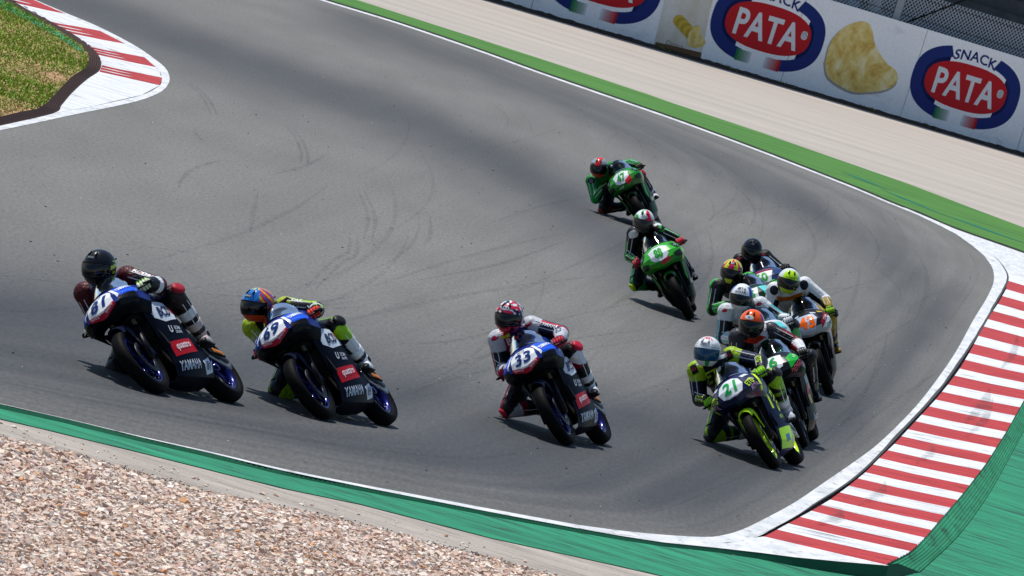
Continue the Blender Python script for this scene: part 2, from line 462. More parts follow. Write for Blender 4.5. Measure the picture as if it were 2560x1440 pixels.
def streak_mat(name, c0, c1, ang=0., sx=.5, sy=8., mark=None, mlo=.62, mhi=.70, rough=.8, c2=None, bump=.3):
    """painted or cast ground with darker streaks along `ang`: scuffs, on the kerbs also painted ridge shade"""
    m = newmat(name); p = P(m)
    tc = N(m, 'ShaderNodeTexCoord'); mp = N(m, 'ShaderNodeMapping'); mp.vector_type = 'TEXTURE'
    mp.inputs['Rotation'].default_value = (0, 0, ang); mp.inputs['Scale'].default_value = (1/sx, 1/sy, 1)
    LK(m, tc.outputs['Object'], mp.inputs['Vector'])
    n = N(m, 'ShaderNodeTexNoise'); n.inputs['Scale'].default_value = 1; n.inputs['Detail'].default_value = 7; n.inputs['Roughness'].default_value = .62
    LK(m, mp.outputs['Vector'], n.inputs['Vector'])
    r = N(m, 'ShaderNodeValToRGB'); r.color_ramp.elements[0].position = .32; r.color_ramp.elements[1].position = .66
    r.color_ramp.elements[0].color = lin(c0)+(1,); r.color_ramp.elements[1].color = lin(c1)+(1,)
    LK(m, n.outputs['Fac'], r.inputs['Fac'])
    out = r.outputs['Color']
    g = N(m, 'ShaderNodeTexNoise'); g.inputs['Scale'].default_value = 40; g.inputs['Detail'].default_value = 3
    LK(m, tc.outputs['Object'], g.inputs['Vector'])
    gm = N(m, 'ShaderNodeMapRange'); gm.inputs['From Min'].default_value = .3; gm.inputs['From Max'].default_value = .7; gm.inputs['To Min'].default_value = .85; gm.inputs['To Max'].default_value = 1.12
    LK(m, g.outputs['Fac'], gm.inputs['Value'])
    sv = N(m, 'ShaderNodeVectorMath', operation='SCALE'); LK(m, out, sv.inputs[0]); LK(m, gm.outputs['Result'], sv.inputs['Scale']); out = sv.outputs['Vector']
    if mark:
        n2 = N(m, 'ShaderNodeTexNoise'); n2.inputs['Scale'].default_value = 1.7; n2.inputs['Detail'].default_value = 8; n2.inputs['Roughness'].default_value = .6; n2.inputs['Distortion'].default_value = .3
        LK(m, mp.outputs['Vector'], n2.inputs['Vector'])
        r2 = N(m, 'ShaderNodeMapRange'); r2.inputs['From Min'].default_value = mlo; r2.inputs['From Max'].default_value = mhi
        LK(m, n2.outputs['Fac'], r2.inputs['Value'])
        mx = N(m, 'ShaderNodeMix', data_type='RGBA'); LK(m, r2.outputs['Result'], mx.inputs['Factor'])
        LK(m, out, mx.inputs['A']); mx.inputs['B'].default_value = lin(mark)+(1,)
        out = mx.outputs['Result']
    LK(m, out, p.inputs['Base Color'])
    p.inputs['Roughness'].default_value = rough; p.inputs['Specular IOR Level'].default_value = .3
    b = N(m, 'ShaderNodeBump'); b.inputs['Strength'].default_value = bump; b.inputs['Distance'].default_value = .01
    LK(m, g.outputs['Fac'], b.inputs['Height']); LK(m, b.outputs['Normal'], p.inputs['Normal'])
    return m

M_WHITE = streak_mat('white_road_paint', '#b8bbbd', '#dadcdd', 1.45, 1.2, 5, '#7b7d80', .56, .74)
M_RED = streak_mat('red_kerb_paint', '#932427', '#b03435', .08, 1.0, 2.5, '#6c1b20', .56, .72)  # dark streaks paint in the shade of the sawtooth ridges
M_KWHITE = streak_mat('white_kerb_paint', '#bfc2c5', '#dfe1e2', .08, 1.0, 4.5, '#66696f', .565, .70)  # grey streaks: tyre scuffs plus ridge shade put into the colour
M_KRED = streak_mat('red_kerb_paint', '#9a262a', '#b53638', .08, 1.0, 4.5, '#541519', .565, .70)  # darker red streaks: scuffs and painted shading between ridges
M_GREEN = streak_mat('green_runoff_paint', '#0c664a', '#1f8f66', .12, .7, 3.2, '#0d4034', .53, .66)
M_GREEN2 = streak_mat('light_green_verge_paint', '#33651b', '#497f27', -.03, .35, 1.3, '#2c5a1c', .60, .74)
M_APRON = streak_mat('concrete_apron', '#8c837a', '#b0a79c', .12, .7, 3.0, '#6f675e', .56, .72)
M_FARCON = streak_mat('far_concrete', '#a0988e', '#b1a89e', .35, .09, .5, '#90877d', .57, .76)
M_DARKRIB = mat('dark_green_rubber', '#14593f', .7, bump=.4)
M_RIB = streak_mat('green_ribbed_paint', '#106a47', '#1f8a60', 1.47, 1.2, 6, '#0b3a2a', .57, .72)
M_MAT = mat('brown_rubber_mat', '#3d2d2a', .9, bump=.5, bscale=60)
M_SOIL = mat('dark_soil', '#3a332b', .95, grain=.5, gscale=6, bump=.8, bscale=20)

def flat(name, pts, z, material, dz=None):
    """one flat polygon sheet"""
    bm = bmesh.new()
    f = bm.faces.new([bm.verts.new((p[0], p[1], z)) for p in pts])
    if f.normal.z < 0 or f.calc_area() == 0: pass
    bm.normal_update()
    if f.normal.z < 0: f.normal_flip()
    bmesh.ops.triangulate(bm, faces=bm.faces[:])
    me = bpy.data.meshes.new(name); bm.to_mesh(me); bm.free()
    me.materials.append(material)
    o = bpy.data.objects.new(name, me); COL.objects.link(o)
    return o

def ribbon3(name, A, B, material, n=160, m_=2, parent=None, wave=None, smooth=True):
    """sheet between two lines in space"""
    A = resample(np.array(A, float), n); B = resample(np.array(B, float), n)
    V = []; F = []
    for i in range(n):
        for j in range(m_):
            t = j/(m_-1); p = A[i]*(1-t)+B[i]*t
            if wave: p = p+[0, 0, wave(t, i)]
            V.append(tuple(p))
    for i in range(n-1):
        for j in range(m_-1): F.append((i*m_+j, i*m_+j+1, (i+1)*m_+j+1, (i+1)*m_+j))
    a, b, c = (np.array(V[k]) for k in F[len(F)//2][:3])
    if np.cross(b-a, c-a)[2] < 0: F = [f[::-1] for f in F]
    return mesh_obj(name, V, F, material, parent, smooth)

def ribbon(name, A, B, zA, zB, material, n=160, m_=2, parent=None, wave=None, smooth=True):
    """sheet between two lines"""
    A = resample(crom(np.array(A), 6), n); B = resample(crom(np.array(B), 6), n)
    V = []; F = []
    for i in range(n):
        for j in range(m_):
            t = j/(m_-1); p = A[i]*(1-t)+B[i]*t; z = zA*(1-t)+zB*t
            if wave: z += wave(t, i)
            V.append((p[0], p[1], z))
    for i in range(n-1):
        for j in range(m_-1):
            F.append((i*m_+j, i*m_+j+1, (i+1)*m_+j+1, (i+1)*m_+j))
    # face upwards
    a, b, c = (np.array(V[k]) for k in F[0][:3])
    if np.cross(b-a, c-a)[2] < 0: F = [f[::-1] for f in F]
    return mesh_obj(name, V, F, material, parent, smooth)

# ---- ground to the horizon
o = flat('ground', [(-2500, -300), (2500, -300), (2500, 4200), (-2500, 4200)], -.09, M_FARCON); struct(o)

# ---- asphalt: fan of quads from the outer edge line to a spine on the infield side
EDGE = resample(crom(np.array(near_line), 8), 420)
n_, k_ = len(EDGE), 90
tt = np.linspace(0, 1, k_)**1.5
SP = np.stack([np.full(n_, -16.0), 58+(158-58)*np.linspace(0, 1, n_)], 1)
G = EDGE[:, None, :]*(1-tt)[None, :, None]+SP[:, None, :]*tt[None, :, None]
V = np.concatenate([G, np.zeros((n_, k_, 1))], 2).reshape(-1, 3)
def poly_dist(Q, L, ys=.1):
    """distance of plan points to a line, depth counted at a tenth (the line is long and thin)"""
    Q = Q*[1, ys]; L = resample(crom(np.array(L), 6), 120)*[1, ys]
    d = np.full(len(Q), 1e9)
    for a, b in zip(L[:-1], L[1:]):
        ab = b-a; t = np.clip(((Q-a)@ab)/(ab@ab+1e-12), 0, 1)
        d = np.minimum(d, np.linalg.norm(Q-(a+t[:, None]*ab), axis=1))
    return d
Q = V[:, :2]
r1 = poly_dist(Q, rub); r2 = poly_dist(Q, rub2); re = poly_dist(Q, near_line)
dark = np.clip(.85*np.exp(-(r1/.92)**2)+.66*np.exp(-(r2/1.05)**2), 0, 1)
dark *= np.clip(.35+re/.55, 0, 1)
sn = np.array([[mnoise.noise(Vector((i*.0045, j*.34, 2.)))*.6+mnoise.noise(Vector((i*.009, j*.83, 7.)))*.5 for j in range(k_)] for i in range(n_)]).reshape(-1)
fade = np.clip(1.25-np.tile(tt, n_)*2.2, .15, 1)
dark = np.clip(dark*(1+.42*sn*fade)+.06*sn*fade, 0, 1)
warm = np.array((.150, .146, .133)); cool = np.array((.043, .046, .050))
colr = warm[None]*(1-dark[:, None])+cool[None]*dark[:, None]
F = []
for i in range(n_-1):
    b0 = i*k_
    F += [(b0+j, b0+k_+j, b0+k_+j+1, b0+j+1) for j in range(k_-1)]
a_, b_, c_ = (V[i] for i in F[0][:3])
if np.cross(b_-a_, c_-a_)[2] < 0: F = [f[::-1] for f in F]
asphalt = struct(mesh_obj('asphalt', V, F, track_mat(), None, False, colr))
uvl = asphalt.data.uv_layers.new(name='track')
uvv = np.stack([np.repeat(np.linspace(0, 1, n_), k_), np.tile(tt, n_)], 1)
li = np.empty(len(asphalt.data.loops), np.int32); asphalt.data.loops.foreach_get('vertex_index', li)
uvl.data.foreach_set('uv', uvv[li].astype(np.float32).ravel())

# tyre marks on the asphalt
def mark_mat():
    m = newmat('tyre_rubber_mark'); nt = m.node_tree; p = P(m)
    p.inputs['Base Color'].default_value = (.03, .03, .032, 1); p.inputs['Roughness'].default_value = .7
    tc = N(m, 'ShaderNodeTexCoord'); n = N(m, 'ShaderNodeTexNoise'); n.inputs['Scale'].default_value = 3.5; n.inputs['Detail'].default_value = 6
    LK(m, tc.outputs['Object'], n.inputs['Vector'])
    r = N(m, 'ShaderNodeMapRange'); r.inputs['From Min'].default_value = .35; r.inputs['From Max'].default_value = .75; r.inputs['To Min'].default_value = .0; r.inputs['To Max'].default_value = .27
    LK(m, n.outputs['Fac'], r.inputs['Value']); LK(m, r.outputs['Result'], p.inputs['Alpha'])
    return m
M_MARK = mark_mat()
M_MARK2 = mark_mat(); [setattr(n_.inputs['To Max'], 'default_value', .45) for n_ in M_MARK2.node_tree.nodes if n_.bl_idname == 'ShaderNodeMapRange']
mi = 0
for mk in MARKS:
    for dx in ((0.,) if mi % 3 else (-.05, .04)):
        L = crom(np.array(mk), 8); d = np.gradient(L, axis=0); d /= np.linalg.norm(d, axis=1, keepdims=True)
        nn = np.stack([-d[:, 1], d[:, 0]], 1); w_ = .028*np.sin(np.linspace(.25, pi-.25, len(L)))[:, None]
        A = L+nn*(dx+w_); B = L+nn*(dx-w_)
        ribbon('tyre_mark', A, B, .0035, .0035, M_MARK, 40, 2, asphalt)
    mi += 1

M_MARK3 = mark_mat(); [setattr(n_.inputs['To Max'], 'default_value', .2) for n_ in M_MARK3.node_tree.nodes if n_.bl_idname == 'ShaderNodeMapRange']
for q_ in range(64):
    i0 = rng.randrange(5, 300); ln = rng.randrange(30, 110); i1 = min(i0+ln, n_-5); j0 = rng.uniform(4, 46); dj = rng.uniform(-7, 7)
    ii = np.arange(i0, i1, 4); jj = j0+dj*np.linspace(0, 1, len(ii))**2
    L = np.stack([[np.interp(j, range(k_), G[i, :, c]) for i, j in zip(ii, jj)] for c in range(2)], 1)
    d = np.gradient(L, axis=0); d /= np.maximum(np.linalg.norm(d, axis=1, keepdims=True), 1e-6); nn = np.stack([-d[:, 1], d[:, 0]], 1)
    w_ = rng.uniform(.015, .04)*np.sin(np.linspace(.1, pi-.1, len(L)))[:, None]
    ribbon('tyre_mark', L+nn*w_, L-nn*w_, .0025, .0025, M_MARK3, len(L)*2, 2, asphalt)

# ---- near side: white edge line, rubber drop, green band, concrete apron
nl = np.array(near_line)
wid = np.concatenate([np.full(4, .02), np.linspace(.06, .31, 7)])
n_out = nl[:11]-np.stack([np.zeros(11), wid], 1)
ribbon('white_edge_line', nl[:11], n_out, .004, .004, M_WHITE, 160, 2, asphalt)
WL3 = np.array(WHITE_LOW3)
low3 = np.concatenate([np.concatenate([n_out[:10], np.full((10, 1), .002)], 1), WL3])
low = low3[:, :2]
d3 = low3-[0, .05, 0]; d3[:, 2] = -.022
drop = ribbon3('rubber_drop_strip', low3, d3, M_DARKRIB, 500, 5, None, lambda t, i: (.003 if i % 2 else -.003)*(0 < t < 1))
struct(drop)
# white area where the edge line swings round the kerb
lo = np.array(line_out); wl = np.array(white_low)
lo_in = np.array([p for p in line_out]); sh_ = np.concatenate([[0, 0, .01, .02, .025], np.full(12, .032), [.03, .02, .0]])
lo_in = resample(crom(lo_in, 6), 240); sh_ = np.interp(np.linspace(0, 19, 240), range(20), sh_)
lo_in[:, 0] -= sh_*(1+.5*np.array([mnoise.noise(Vector((i*.21, 0, 5))) for i in range(240)]))
ribbon('white_kerb_line', nl[10:30], lo_in[::6], .004, .004, M_WHITE, 240, 3, asphalt)
ribbon('kerb_joint', lo_in[12::6], resample(crom(np.array(line_out), 6), 240)[12::6], .009, .009, mat('dark_joint_tarmac', '#46474a', .85, grain=.3, gscale=8), 240, 2, asphalt)
A3 = np.concatenate([np.concatenate([lo[:6], np.full((6, 1), .0075)], 1), [KI[0]+(.0075,)], [KO[0]+(.09,)]])
struct(ribbon3('white_kerb_apron', A3, WL3+[0, 0, .004], M_WHITE, 120, 6))

# green painted run-off, one sheet at the lower level
green_low = np.array(green_low)-[0, .29]; apron_low = np.array(apron_low)-[0, .33]
gp = [tuple(p) for p in low-[0, .045]]+[tuple(p) for p in rib_out]+[(30, 150), (30, 62)]+[tuple(p) for p in green_low[::-1]]
struct(flat('green_runoff', gp, -.024, M_GREEN))
ap = [tuple(p) for p in green_low]+[(30, 66), (30, 50), (6, 58)]+[tuple(p) for p in apron_low[::-1]]
struct(flat('concrete_apron', ap, -.030, M_APRON))

for mk in GMARKS:
    L = crom(np.array(mk), 6); w_ = .05*np.sin(np.linspace(.15, pi-.15, len(L)))[:, None]*[[.15, 1.6]]
    ribbon('tyre_mark', L+w_, L-w_, -.0195, -.0195, M_MARK2, 30, 2, bpy.data.objects['green_runoff'])
# ---- right-hand kerb: one block per colour, each with cast ridges that deepen outwards
kerb = empty('kerb'); tag(kerb, 'long red and white ridged kerb curving round the outside of the hairpin', 'kerb')
KI3 = np.array([p+(.006,) for p in KI]); KO3 = np.array([p+(.09,) for p in KO])
def kerb_block(name, a0, a1, b0, b1, material, parent, ridges=4, amp=.026, nu=25, skirt=True):
    V = []; F = []; nv = 12
    for i in range(nu):
        t = i/(nu-1); A = a0*(1-t)+a1*t; B = b0*(1-t)+b1*t
        saw = (t*ridges) % 1.0
        for j in range(nv):
            s = j/(nv-1); q = A*(1-s)+B*s
            z = q[2]+amp*(s**1.3)*((saw/.7 if saw < .7 else (1-saw)/.3)-.5)*(.8+.4*((i*7) % 5)/5)
            V.append((q[0], q[1], z))
    for i in range(nu-1):
        for j in range(nv-1): F.append((i*nv+j, i*nv+j+1, (i+1)*nv+j+1, (i+1)*nv+j))
    a, b, c = (np.array(V[k]) for k in F[0][:3])
    if np.cross(b-a, c-a)[2] < 0: F = [f[::-1] for f in F]
    return mesh_obj(name, V, F, material, parent, False)
for i in range(len(KI3)-1):
    a0, a1, b0, b1 = KI3[i], KI3[i+1], KO3[i], KO3[i+1]
    f = .505+.05*rng.random()
    am = a0*(1-f)+a1*f; bm_ = b0*(1-f)+b1*f
    kerb_block('red_block', a0, am, b0, bm_, M_KRED, kerb)
    kerb_block('white_block', am, a1, bm_, b1, M_KWHITE, kerb)
for (i0, i1, f, wd_) in ((8.2, 10.6, .62, .05), (9.0, 11.2, .50, .07), (6.1, 7.4, .35, .04), (3.0, 4.6, .25, .05), (1.2, 2.4, .18, .06), (12.5, 14.5, .5, .05)):
    idx = np.linspace(i0, i1, 12); aI = np.stack([np.interp(idx, range(len(KI3)), KI3[:, c]) for c in range(3)], 1); aO = np.stack([np.interp(idx, range(len(KO3)), KO3[:, c]) for c in range(3)], 1)
    ff = f+.06*np.sin(np.linspace(0, 3, 12)); w_k = wd_*np.sin(np.linspace(.1, pi-.1, 12))
    A_, B_ = aI+(aO-aI)*(ff-w_k)[:, None], aI+(aO-aI)*(ff+w_k)[:, None]
    V_ = [tuple(p+[0, 0, .024]) for p in A_]+[tuple(p+[0, 0, .024]) for p in B_]
    mesh_obj('tyre_mark', V_, [(i, i+1, i+13, i+12) for i in range(11)], M_MARK2, kerb, False)
# the white wedge beyond the last block
wedge = [tuple(line_out[16]), tuple(KI[-1]), tuple(KO[-1]), (9.6, 134.0)]+[tuple(p) for p in far_white[::-1]]+[tuple(nl[i]) for i in range(34, 28, -1)]+[tuple(line_out[17])]
struct(flat('white_kerb_wedge', wedge, .0065, M_WHITE))
# ribbed green strip falling away behind the kerb
rb = ribbon('ribbed_green_strip', KO3[:, :2], rib_out, .088, -.020, M_RIB, 200, 29, None, lambda t, i: .006*(1 if int(t*28) % 4 == 0 else -.6))
struct(rb)

mesh_obj('kerb_end', [KO[0]+(.088,), tuple(d3[-1]), (rib_out[0][0], rib_out[0][1], -.022), (3.75, 66.4, .085)], [(0, 1, 2), (0, 2, 3)], M_DARKRIB, kerb, False)
# ---- far side: verge band, concrete, wall
fe = nl[33:]
ribbon('white_edge_line', fe, fe+np.stack([np.zeros(len(fe)), np.linspace(.9, 1.0, len(fe))], 1), .004, .004, M_WHITE, 160, 2, asphalt)
fl = [(10.9, 144.9), (9.9, 145.35), (8.82, 147.7), (7.57, 148.95), (6.9, 151.2)]+[tuple(p+[0, 1.0]) for p in fe]
fo = [tuple(p) for p in far_green]
struct(ribbon('dark_verge_edge', np.array(fl), np.array(fl)+[0, .55], .003, .02, mat('dark_verge_soil', '#2b2f26', .95, grain=.4, gscale=3), 200, 2))
struct(flat('green_verge', fl+fo[::-1], .0, M_GREEN2))
struct(flat('concrete_runoff', fo+[(-30, 172), (-60, 190), (-60, 320), (80, 320), (80, 150), (14, 150)], -.006, M_FARCON))
# worn strokes on the verge band
for L in ([(6.35, 157.9), (6.9, 155.8), (7.6, 154.3)], [(7.5, 154.6), (8.3, 153.4), (9.1, 152.9)], [(5.6, 160.4), (6.1, 159.4), (6.5, 158.7)]):
    L = np.array(L); ribbon('scrape', L, L+[[0, .1], [0, .9], [0, .1]], .004, .004, mat('scraped_paint', '#1d6b57', .8), 20, 2, bpy.data.objects['green_verge'])

# ---- left-hand kerb with white apron, brown mat and grass
ki = np.array(lk_in); kl = np.array(lk_li); ko = np.array(lk_lo)
struct(ribbon('white_infield_line', ko, kl, .004, .004, M_WHITE, 240, 2))
kerb2 = empty('kerb'); tag(kerb2, 'short red and white kerb with wide white end on the infield side', 'kerb')
base = [tuple(p) for p in kl[:15]]+[tuple(p) for p in ki[::-1]]
flat('white_base', base, .006, M_KWHITE).parent = kerb2
S_ = [np.array(p+(.012,)) for p in lk_s]
prs = [(S_[2*i], S_[2*i+1]) for i in range(7)]
prs = [(np.array((-9.3, 122.4, .012)), np.array((-8.35, 122.9, .012)))]+prs
for i in range(0, 8, 2):
    (a0, b0), (a1, b1) = prs[i], prs[i+1]
    kerb_block('red_block', b0, b1, a0, a1, M_RED, kerb2, 3, .035)
    if i+2 < 8:
        (a2, b2) = prs[i+2]; kerb_block('white_block', b1, b2, a1, a2, M_KWHITE, kerb2, 3, .035)
mt = np.array(lk_mat)
mat_o = ribbon('rubber_mat', np.concatenate([ki, kl[-3:]]), mt, .008, .012, M_MAT, 200, 13, None, lambda t, i: .014*(int(t*12) % 2), False); struct(mat_o)
gpoly = [tuple(p) for p in mt]+[(-8.5, 80), (-16, 90), (-16, 124)]
def grass_ground():
    m = newmat('grass_soil'); p = P(m)
    tc = N(m, 'ShaderNodeTexCoord'); n = N(m, 'ShaderNodeTexNoise'); n.inputs['Scale'].default_value = 3.; n.inputs['Detail'].default_value = 8
    LK(m, tc.outputs['Object'], n.inputs['Vector'])
    r = N(m, 'ShaderNodeValToRGB'); r.color_ramp.elements[0].position = .38; r.color_ramp.elements[1].position = .6
    r.color_ramp.elements[0].color = lin('#84683f')+(1,); r.color_ramp.elements[1].color = lin('#b08c60')+(1,)
    LK(m, n.outputs['Fac'], r.inputs['Fac']); LK(m, r.outputs['Color'], p.inputs['Base Color']); p.inputs['Roughness'].default_value = .95
    return m
struct(flat('grass_bank', gpoly, .014, grass_ground()))

def point_in(poly, x, y):
    c = False; n = len(poly); j = n-1
    for i in range(n):
        xi, yi = poly[i]; xj, yj = poly[j]
        if (yi > y) != (yj > y) and x < (xj-xi)*(y-yi)/(yj-yi)+xi: c = not c
        j = i
    return c
# worn green strip beside the mat
gs = ribbon('green_painted_strip', mt[:7]+[-.02, -.3], mt[:7]-np.stack([np.linspace(.75, .12, 7), np.linspace(.8, .3, 7)], 1), .018, .018, streak_mat('worn_green_paint', '#1d7d63', '#2f9a7c', .3, 4, 4, '#5f6a4a', .52, .60), 60, 2); struct(gs)
# blades
V = []; F = []; Cc = []
gcols = [np.array(lin(c)) for c in ('#6d9a2a', '#83ac38', '#5c8a28', '#9ab042', '#8fa33c')]
dry = np.array(lin('#bd9c70'))
cnt = 0; xs = gpoly
while cnt < 80000:
    x = rng.uniform(-11.2, -5.9); y = rng.uniform(88, 123)
    if not point_in(xs, x, y) or x < -.0*0-11: continue
    d = mnoise.noise(Vector((x*1.1, y*.16, 3.1)))+.35*mnoise.noise(Vector((x*4, y*.6, 9)))
    nearness = (104-y)/14                           # the near tip of the bank is worn and dry
    if d+nearness*.4 > .6 and rng.random() < .8: cnt += .4; continue
    h = rng.uniform(.012, .045)*(1.2 if d < -.1 else .8); a = rng.uniform(0, 2*pi); w_ = rng.uniform(.006, .016); l = rng.uniform(0, .05); b = rng.uniform(0, 2*pi)
    k = len(V); dx, dy = cos(a)*w_, sin(a)*w_
    V += [(x-dx, y-dy, .012), (x+dx, y+dy, .012), (x+cos(b)*l, y+sin(b)*l, .012+h)]
    F.append((k, k+1, k+2))
    c = gcols[rng.randrange(5)]; t = max(0, min(1, (d+nearness*.5-.22)*1.6)); c = c*(1-t)+dry*t*rng.uniform(.7, 1.1)
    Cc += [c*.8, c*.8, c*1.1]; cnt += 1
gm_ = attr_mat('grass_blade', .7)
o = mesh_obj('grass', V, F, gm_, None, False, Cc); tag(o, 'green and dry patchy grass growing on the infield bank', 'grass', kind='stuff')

# ---- gravel trap
def bed_mat():
    m = streak_mat('gravel_bed', '#a08a78', '#c9b09c', .3, 8, 12, '#5d4c40', .5, .62)
    return m
gb = [(-12, 30), (12, 30), (12, 57.9)]+[tuple(p) for p in apron_low[::-1]]+[(-12, 53)]
struct(flat('gravel_bed', gb, -.055, bed_mat()))
al = np.array(apron_low)
NS = 300000
px = nrng.uniform(-4.2, 2.9, NS); py = nrng.uniform(44.6, 57.6, NS)
edge_y = np.interp(px, al[:, 0], al[:, 1])
jit = nrng.normal(0, .10, NS)
vis_y = np.interp(px, [-4.2, -2.6, -.6, 1.6, 2.9], [44.3, 45.2, 49.2, 55.4, 57.0])     # front of the strip the photograph shows
ok = ((py < edge_y-.03+jit) & (py > vis_y-.6)) | ((py > edge_y) & (py < edge_y+1.1) & (nrng.random(NS) < .012))
px, py, edge_y = px[ok], py[ok], edge_y[ok]; NS = len(px)
sz = nrng.gamma(5, .00245, NS).clip(.005, .034)*np.where(edge_y-py < .25, .75, 1.)
R_ = nrng.normal(size=(NS, 3, 3)); R_, _ = np.linalg.qr(R_)
cbv = np.array([(x, y, z) for x in (-1, 1) for y in (-1, 1) for z in (-1, 1)])*.72
sh = cbv[None]*(1+nrng.uniform(-.38, .38, (NS, 8, 3)))
scl = sz[:, None]*nrng.uniform(.6, 1.25, (NS, 3))
VV = np.einsum('nij,nkj->nki', R_, sh*scl[:, None, :])
VV[:, :, 2] *= .62
mound = .03*np.sin(px*2.1+py*.9)*np.sin(py*1.3-px)
pz = -.05+sz*.55+nrng.uniform(0, .035, NS)+.04*np.clip((edge_y-py)/1.5, 0, 1)+mound*np.clip((edge_y-py)/1.0, 0, 1)
pz = np.where(py > edge_y+.15, -.03+sz*.35, pz)
VV += np.stack([px, py, pz], 1)[:, None, :]
pal = np.array([lin(c) for c in ('#e6d0c2', '#dcc0b0', '#efe3da', '#ceaf9c', '#e0d2ca', '#c8a896', '#f1e4d5', '#d6b8ae', '#dba67a', '#b8a49a')])
sc_c = pal[nrng.choice(10, NS, p=[.19, .17, .15, .1, .12, .07, .08, .06, .02, .04])]*nrng.uniform(.78, 1.08, (NS, 1))
sc_c = sc_c*[.97, .965, .925]
cbf = np.array([(0, 1, 3), (0, 3, 2), (4, 6, 7), (4, 7, 5), (0, 4, 5), (0, 5, 1), (2, 3, 7), (2, 7, 6), (0, 2, 6), (0, 6, 4), (1, 5, 7), (1, 7, 3)])
FF = (cbf[None]+(np.arange(NS)*8)[:, None, None]).reshape(-1, 3)
o = mesh_obj('gravel', VV.reshape(-1, 3), FF, attr_mat('gravel_stone', .85, bump=.3, bscale=120), None, False, np.repeat(sc_c, 8, 0))
tag(o, 'pale beige gravel stones filling the trap in the foreground', 'gravel', kind='stuff')

# crumbled dark tarmac between apron and gravel, and loose rubber crumbs on the track
def crumbs(name, pts, s0, s1, cols, label, z0=0., flatz=.6):
    n = len(pts); pts = np.array(pts)
    s = nrng.uniform(s0, s1, n)
    R2 = nrng.normal(size=(n, 3, 3)); R2, _ = np.linalg.qr(R2)
    tet = np.array([(1, 1, 1), (1, -1, -1), (-1, 1, -1), (-1, -1, 1)])*.7
    W = np.einsum('nij,nkj->nki', R2, tet[None]*s[:, None, None]*nrng.uniform(.5, 1.4, (n, 1, 3)))
    W[:, :, 2] *= flatz
    W += np.concatenate([pts, (z0+s*.3*flatz)[:, None]], 1)[:, None, :]
    Fq = (np.array([(0, 1, 2), (0, 3, 1), (0, 2, 3), (1, 3, 2)])[None]+(np.arange(n)*4)[:, None, None]).reshape(-1, 3)
    c = np.array([lin(k) for k in cols])[nrng.integers(0, len(cols), n)]
    q = mesh_obj(name, W.reshape(-1, 3), Fq, attr_mat('crumb', .9), None, False, np.repeat(c, 4, 0))
    tag(q, label, 'debris', kind='stuff'); return q
ed = []
for _ in range(5200):
    x = rng.uniform(-3.6, 2.0); e = float(np.interp(x, al[:, 0], al[:, 1])); k = mnoise.noise(Vector((x*1.7, 0, 0)))
    if rng.random() < .35+.9*k or x > -1.0 and rng.random() < .3:
        ed.append((x, e+abs(rng.gauss(0, .12))*(1 if rng.random() < .7 else -1)))
crumbs('tarmac_crumbs', ed, .004, .011, ('#4a443c', '#5c5348', '#3a342e', '#8a7a6a'), 'dark crumbled tarmac along the edge of the gravel trap', -.028)
pts = []
while len(pts) < 620:
    x = rng.uniform(-8, 8); y = rng.uniform(57, 150)
    e = np.interp(x, nl[:20, 0], nl[:20, 1])
    if y < e+.3 or x > np.interp(y, [60, 74, 100, 130, 150], [1.5, 3.3, 5.4, 7.3, 6.5]): continue
    if y > 86 and x < -5.0: continue
    pts.append((x, y))
crumbs('rubber_crumbs', pts[:430], .004, .014, ('#15161a', '#1d1d20', '#101014'), 'black crumbs of tyre rubber scattered over the track', .0)
crumbs('white_grit', pts[430:], .004, .009, ('#d8d4cc', '#c8c2b6'), 'pale grit specks lying on the track', .0)

# ---- advertising wall
WA = np.array((-1.564, 209.008)); WD = np.array((.7539, .6570)); WN = np.array((WD[1], -WD[0]))   # WN faces the camera
WH = 2.55
def wpt(s, t, off=0.): 
    p = WA+WD*s+WN*off; return (p[0], p[1], t)
wall = empty('barrier_wall', Matrix.Translation((WA[0], WA[1], 0))); tag(wall, 'long white advertising wall of tall panels behind the far concrete', 'wall')
M_PANEL = streak_mat('white_wall_panel', '#edf0f4', '#f7f9fb', 0, .4, .3, '#b9bec5', .60, .82, rough=.6, bump=.05)
def to_local(o_, root):
    o_.matrix_parent_inverse = root.matrix_world.inverted(); return o_
bpy.context.view_layer.update()
for s0 in np.arange(-9.41, 26, 4.6):
    s1 = s0+4.6
    mb = MB()
    c = [wpt(s0+.012, 0), wpt(s1-.012, 0), wpt(s1-.012, 0, -.25), wpt(s0+.012, 0, -.25)]
    mb.add([(p[0], p[1], .03) for p in c]+[(p[0], p[1], WH) for p in c], [(3, 2, 1, 0), (4, 5, 6, 7), (0, 1, 5, 4), (1, 2, 6, 5), (2, 3, 7, 6), (3, 0, 4, 7)])
    pn = mb.build('panel', M_PANEL, wall, False); pn.parent = wall; to_local(pn, wall)
mb = MB()
p0, p1 = wpt(-10, 0, -.02), wpt(27, 0, -.02); p2, p3 = wpt(27, 0, -.2), wpt(-10, 0, -.2)
mb.add([p0, p1, p2, p3]+[(q[0], q[1], WH-.03) for q in (p0, p1, p2, p3)], [(3, 2, 1, 0), (4, 5, 6, 7), (0, 1, 5, 4), (1, 2, 6, 5), (2, 3, 7, 6), (3, 0, 4, 7)])
to_local(mb.build('core', mat('dark_joint', '#3b3f45', .9), wall, False), wall)
